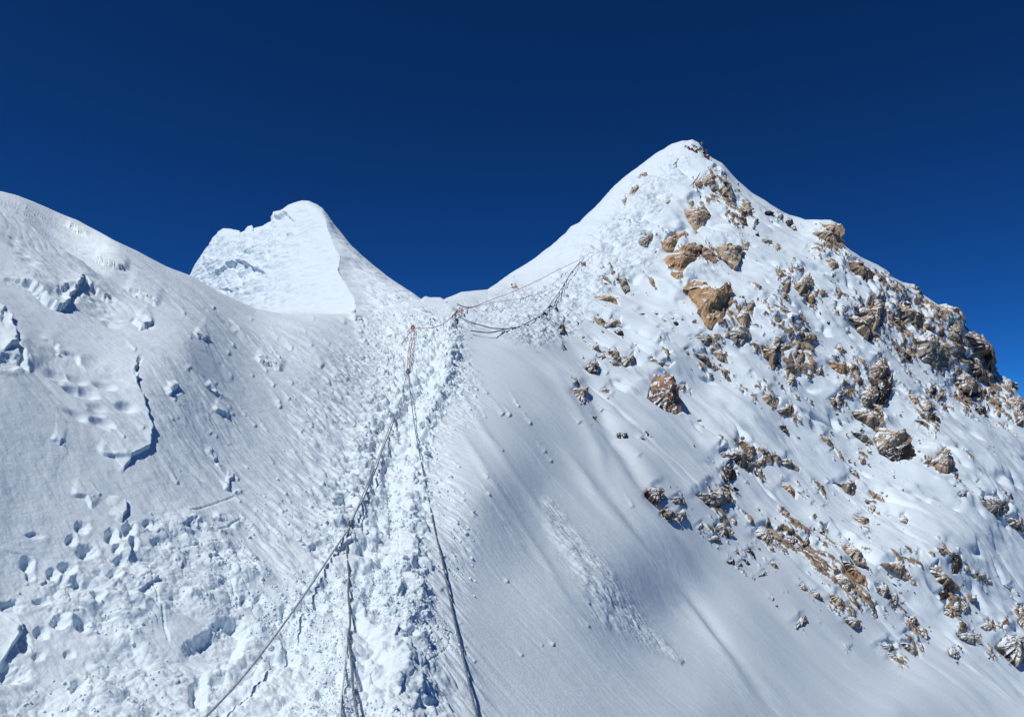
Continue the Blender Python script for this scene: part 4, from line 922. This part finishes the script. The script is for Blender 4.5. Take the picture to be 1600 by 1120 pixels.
rope('fixed_rope', [('g', [(636,586,.04),(627,618,.03),(618,650,.03),(606,684,.03),(596,706,.03),(586,738,.03),(577,755,.03),(566,785,.03),(556,800,.03),(549,818,.03),(545,828,.03),(540,845,.03),(541,875,.03),(544,905,.03),(543,930,.03),(546,960,.03),(547,985,.03),(543,1003,.03),(548,1030,.03),(550,1060,.03),(551,1085,.03),(556,1120,.03),(561,1160,.03)], .0075, M_DARK)],
     'dark rope lying on the snow down the middle, left of the trodden track')
rope('cord', [('g', [(544,1000,.02),(540,1030,.02),(537,1065,.02),(533,1095,.02),(531,1130,.02),(530,1160,.02)], .0048, M_WHITE)], 'thin white cord beside the middle dark rope at the bottom')
def knot(name, px, py, rad, mat, label, lift=.05, cat='knot'):
    P, n, D = at(px, py, lift); pts = []
    for k in range(60):
        a = k / 59 * 2 * math.pi * 2; R = rad * (1 + .35 * math.cos(1.5 * a + .4))
        pts.append(P + R * (math.cos(a) * RGT + math.sin(a) * UPV * 1.3) - FWD * rad * .5 * math.sin(1.5 * a))
    V, Fc = tube(pts, rad * .34, 6)
    for tx, ty in ((.6, -2.6), (-.4, -2.2)):
        v2, f2 = tube([P, P + RGT * rad * tx * .5 + UPV * rad * ty * .5, P + RGT * rad * tx + UPV * rad * ty], rad * .28, 6); o_ = len(V); V = V + v2; Fc = Fc + [tuple(o_ + i for i in f) for f in f2]
    me = np_mesh(name, np.array(V) - P, Fc, mat, True); o = bpy.data.objects.new(name, me); C.objects.link(o); o.location = P
    tag(o, label, cat); return o
knot('rope_knot', 545.5, 826, .017, M_DARK, 'dark knot where the thick grey rope leaves the dark rope')
knot('rope_knot', 637.5, 584, .034, M_DARK, 'dark knot joining the pink slings to the ropes below')
knot('sling_knot', 645, 514, .045, M_SLING, 'bright red sling knot at the top anchor beside the col')
rope('anchor_sling', [('g', [(645,516,.10),(642,535,.12),(638,555,.12),(636,582,.08)], .012, M_PINK, 'strand'), ('g', [(647,517,.1),(646,535,.12),(641,558,.12),(639,582,.08)], .010, M_PINK, 'strand'), ('g', [(648,518,.1),(648,536,.1),(644,560,.1),(640,583,.08)], .007, M_GREY, 'strand')],
     'bundle of pink and grey strands hanging from the red anchor knot', 'sling')
rope('cord', [('g', [(644,518,.05),(636,529,.05),(627,540,.05)], .010, M_DARK)], 'short grey cord running down left from the red anchor knot')
rope('fixed_rope', [('g', [(648,515,.05),(668,516,.06),(685,513,.06),(695,507,.06),(704,500,.08),(712,492,.08),(720,487,.08),(730,485,.08),(745,481,.1),(760,476,.15),(790,469,.3),(820,459,.4),(850,446,.5),(880,428,.4),(903,412,.2),(918,400,.1),(930,393,.1),(937,402,.05),(945,415,.05),(952,421,.05)], .014, M_RED)],
     'long thin red rope stretched from the col up to the bend on the traverse')
rope('fixed_rope', [('g', [(735,485,.1),(760,478,.1),(790,473,.1),(820,468,.1),(838,463,.1),(852,458,.1),(868,448,.1)], .011, M_GREY)], 'faint grey rope just below the long red rope')
rope('fixed_rope', [('g', [(734,521,.10),(750,521,.06),(768,523,.06),(780,519,.06),(790,516,.06),(805,514,.06),(815,511,.06),(826,504,.06),(838,499,.06),(849,491,.06),(853,485,.06),(860,476,.06),(872,460,.06),(882,445,.06),(890,430,.06),(899,420,.06),(905,412,.06)], .020, M_DARK)],
     'heavy dark rope sagging across the traverse')
rope('fixed_rope', [('g', [(862,478,.06),(873,464,.06),(884,449,.06),(893,436,.06),(903,424,.06),(910,415,.06),(925,402,.06)], .018, M_GREY)], 'thin grey rope beside the upper end of the heavy dark rope')
rope('fixed_rope', [('g', [(716,497,.06),(728,503,.06),(738,508,.06),(748,509,.06),(760,514,.06),(775,516,.06),(787,516,.06)], .020, M_DARK)], 'dark rope curving from the rope tangle to the start of the traverse')
P_, n_, D_ = at(714, 491, .1)
tg = []
tr = random.Random(4)
keys = [(714 + tr.uniform(-12, 12), 491 + tr.uniform(-7, 7), .08 + tr.uniform(0, .12)) for _ in range(15)]
rope('rope_tangle', [('g', keys, .020, M_PINK, 'coil'), ('g', [(705,500,.1),(712,493,.15),(716,487,.1),(708,495,.15),(711,505,.1),(712,515,.05)], .026, M_DARK, 'coil'), ('g', [(714,479,.1),(720,482,.1),(730,485,.1),(736,484,.1)], .024, M_DARK, 'coil')], 'tangled heap of pink and dark rope at the col anchor', 'rope tangle')
rope('fixed_rope', [('g', [(1048,316,.05),(1044,330,.05),(1039,345,.05),(1033,358,.05),(1030,372,.05),(1029,390,.05),(1027,402,.05),(1020,412,.05),(1011,418,.05),(1003,424,.05)], .026, M_RED)], 'thin red rope hanging down the upper face left of the orange rocks')
rope('fixed_rope', [('g', [(1020,412,.05),(1021,419,.05),(1027,424,.05),(1026,430,.05),(1020,432,.05)], .020, M_RED)], 'short looped red rope end below the hanging red rope')
rope('fixed_rope', [('g', [(1094,271,.05),(1088,280,.05),(1082,288,.05),(1075,294,.05)], .028, M_RED, 'strand'), ('g', [(1097,275,.05),(1091,284,.05),(1085,293,.05),(1080,298,.05)], .024, M_RED, 'strand')], 'pair of short red ropes left of the rocks near the summit')
rope('fixed_rope', [('g', [(1060,249,.05),(1057,254,.05),(1052,259,.05)], .040, M_DARK)], 'short dark rope stub below the summit snow')
rope('cord', [('g', [(1027,320,.03),(1034,314,.03),(1042,310,.03),(1052,307,.03),(1064,311,.03),(1074,318,.03),(1080,326,.03),(1084,340,.03),(1085,370,.03)], .014, M_PINK)], 'thin pink cord arching over the upper face toward the big tan wedge')

FC = {'magenta': (.45, .04, .16), 'olive': (.30, .29, .08), 'blue': (.05, .10, .40), 'red': (.42, .03, .04), 'green': (.10, .22, .08), 'black': (.02, .02, .03), 'white': (.6, .6, .58)}
FM = {k: cloth_mat('flag_' + k, tuple(x * .7 for x in v), v, 6) for k, v in FC.items()}
def flags(label, line, items, size=.20):
    P0 = at(*line[0][:2], .1)[0]; root = bpy.data.objects.new('prayer_flags', None); C.objects.link(root); root.location = P0
    path = smooth_path([(x, y, z) for x, y, z in line], 1.0); pts = [at(x, y, z)[0] for x, y, z in path]
    V, Fc = tube(pts, .025, 5); c = bpy.data.objects.new('cord', np_mesh('cord', np.array(V) - P0, Fc, M_DARK, True)); C.objects.link(c); c.parent = root
    r_ = random.Random(len(items) * 7)
    for px, py, col, sc in items:
        P, n, D = at(px, py, .12); s = size * sc; a = r_.uniform(-.6, .6)
        u = RGT * math.cos(a) + UPV * math.sin(a); v = -RGT * math.sin(a) + UPV * math.cos(a)
        V = []; Fc = []
        for i in range(5):
            for j in range(5):
                V.append(P - P0 + u * s * (i / 4 - .5) * 1.3 + v * s * (j / 4 - .5) + n * s * .28 * math.sin(i * 1.7 + j + px))
        for i in range(4):
            for j in range(4): Fc.append((i * 5 + j, i * 5 + j + 1, (i + 1) * 5 + j + 1, (i + 1) * 5 + j))
        f = bpy.data.objects.new('flag', np_mesh('flag', V, Fc, FM[col], True)); C.objects.link(f); f.parent = root; tag(f, col + ' flag')
    tag(root, label, 'prayer flags')
flags('string of magenta and olive prayer flags crumpled left of the summit', [(1070,232,.1),(1073,230,.15),(1078,234,.1),(1083,238,.1),(1089,241,.1)],
      [(1076,233,'magenta',1),(1079,236,'magenta',1.4),(1081,236,'red',1),(1083,237,'magenta',.8),(1086,239,'black',1.1),(1088,240,'black',.8),(1071,231,'olive',.7)])
flags('string of olive prayer flags across the snowy summit', [(1080,227,.1),(1083,230,.1),(1088,233,.1),(1093,237,.1)], [(1084,230,'olive',.8),(1087,232,'olive',.8),(1091,236,'olive',1.3),(1093,235,'green',.9),(1089,237,'olive',.7)])
flags('dark blue and red prayer flags bunched right of the summit', [(1093,224,.3),(1094,230,.2),(1098,236,.2),(1102,238,.3),(1101,243,.2),(1104,249,.1)],
      [(1098,236,'green',.9),(1102,237,'olive',1),(1099,241,'black',1.3),(1102,242,'blue',1.2),(1098,246,'blue',1.1),(1101,248,'black',1.3),(1104,248,'red',1.5),(1096,249,'olive',.8),(1100,252,'black',.9),(1105,251,'red',1),(1095,225,'white',.8)])
# ------------------------------------------------------------------ light, sky, camera
LDIR = Vector((-.42, -.30, .855)).normalized()
sun = bpy.data.lights.new('sun', 'SUN'); sun.energy = 3.25; sun.angle = math.radians(.5); sun.color = (1, .985, .96)
so = bpy.data.objects.new('sun', sun); C.objects.link(so); so.rotation_euler = LDIR.to_track_quat('Z', 'Y').to_euler()
w = bpy.data.worlds.new('World'); bpy.context.scene.world = w; w.use_nodes = True
nt = w.node_tree; bg = nt.nodes['Background']
sky = nt.nodes.new('ShaderNodeTexSky'); sky.sky_type = 'NISHITA'; sky.sun_disc = False
sky.sun_elevation = math.asin(LDIR.z); sky.sun_rotation = math.atan2(LDIR.x, LDIR.y)
sky.altitude = 7500; sky.air_density = 1.0; sky.dust_density = 0.0; sky.ozone_density = 3.0
m1 = nt.nodes.new('ShaderNodeVectorMath'); m1.operation = 'SCALE'; m1.inputs['Scale'].default_value = .12
gm = nt.nodes.new('ShaderNodeGamma'); gm.inputs[1].default_value = 1.18
m2 = nt.nodes.new('ShaderNodeVectorMath'); m2.operation = 'MULTIPLY'; m2.inputs[1].default_value = (.085 / .12, .395 / .12, .72 / .12)
nt.links.new(sky.outputs[0], m1.inputs[0]); nt.links.new(m1.outputs[0], gm.inputs[0]); nt.links.new(gm.outputs[0], m2.inputs[0]); nt.links.new(m2.outputs[0], bg.inputs[0]); bg.inputs[1].default_value = .12
cd = bpy.data.cameras.new('camera'); cd.sensor_width = 36; cd.lens = 36 * F / 1600; cd.clip_end = 20000; cd.clip_start = .05
co = bpy.data.objects.new('camera', cd); C.objects.link(co); co.location = CAM
co.rotation_euler = (math.radians(90) + PITCH, 0, 0)
sc = bpy.context.scene; sc.camera = co
sc.view_settings.view_transform = 'Standard'; sc.view_settings.look = 'None'; sc.view_settings.exposure = 0
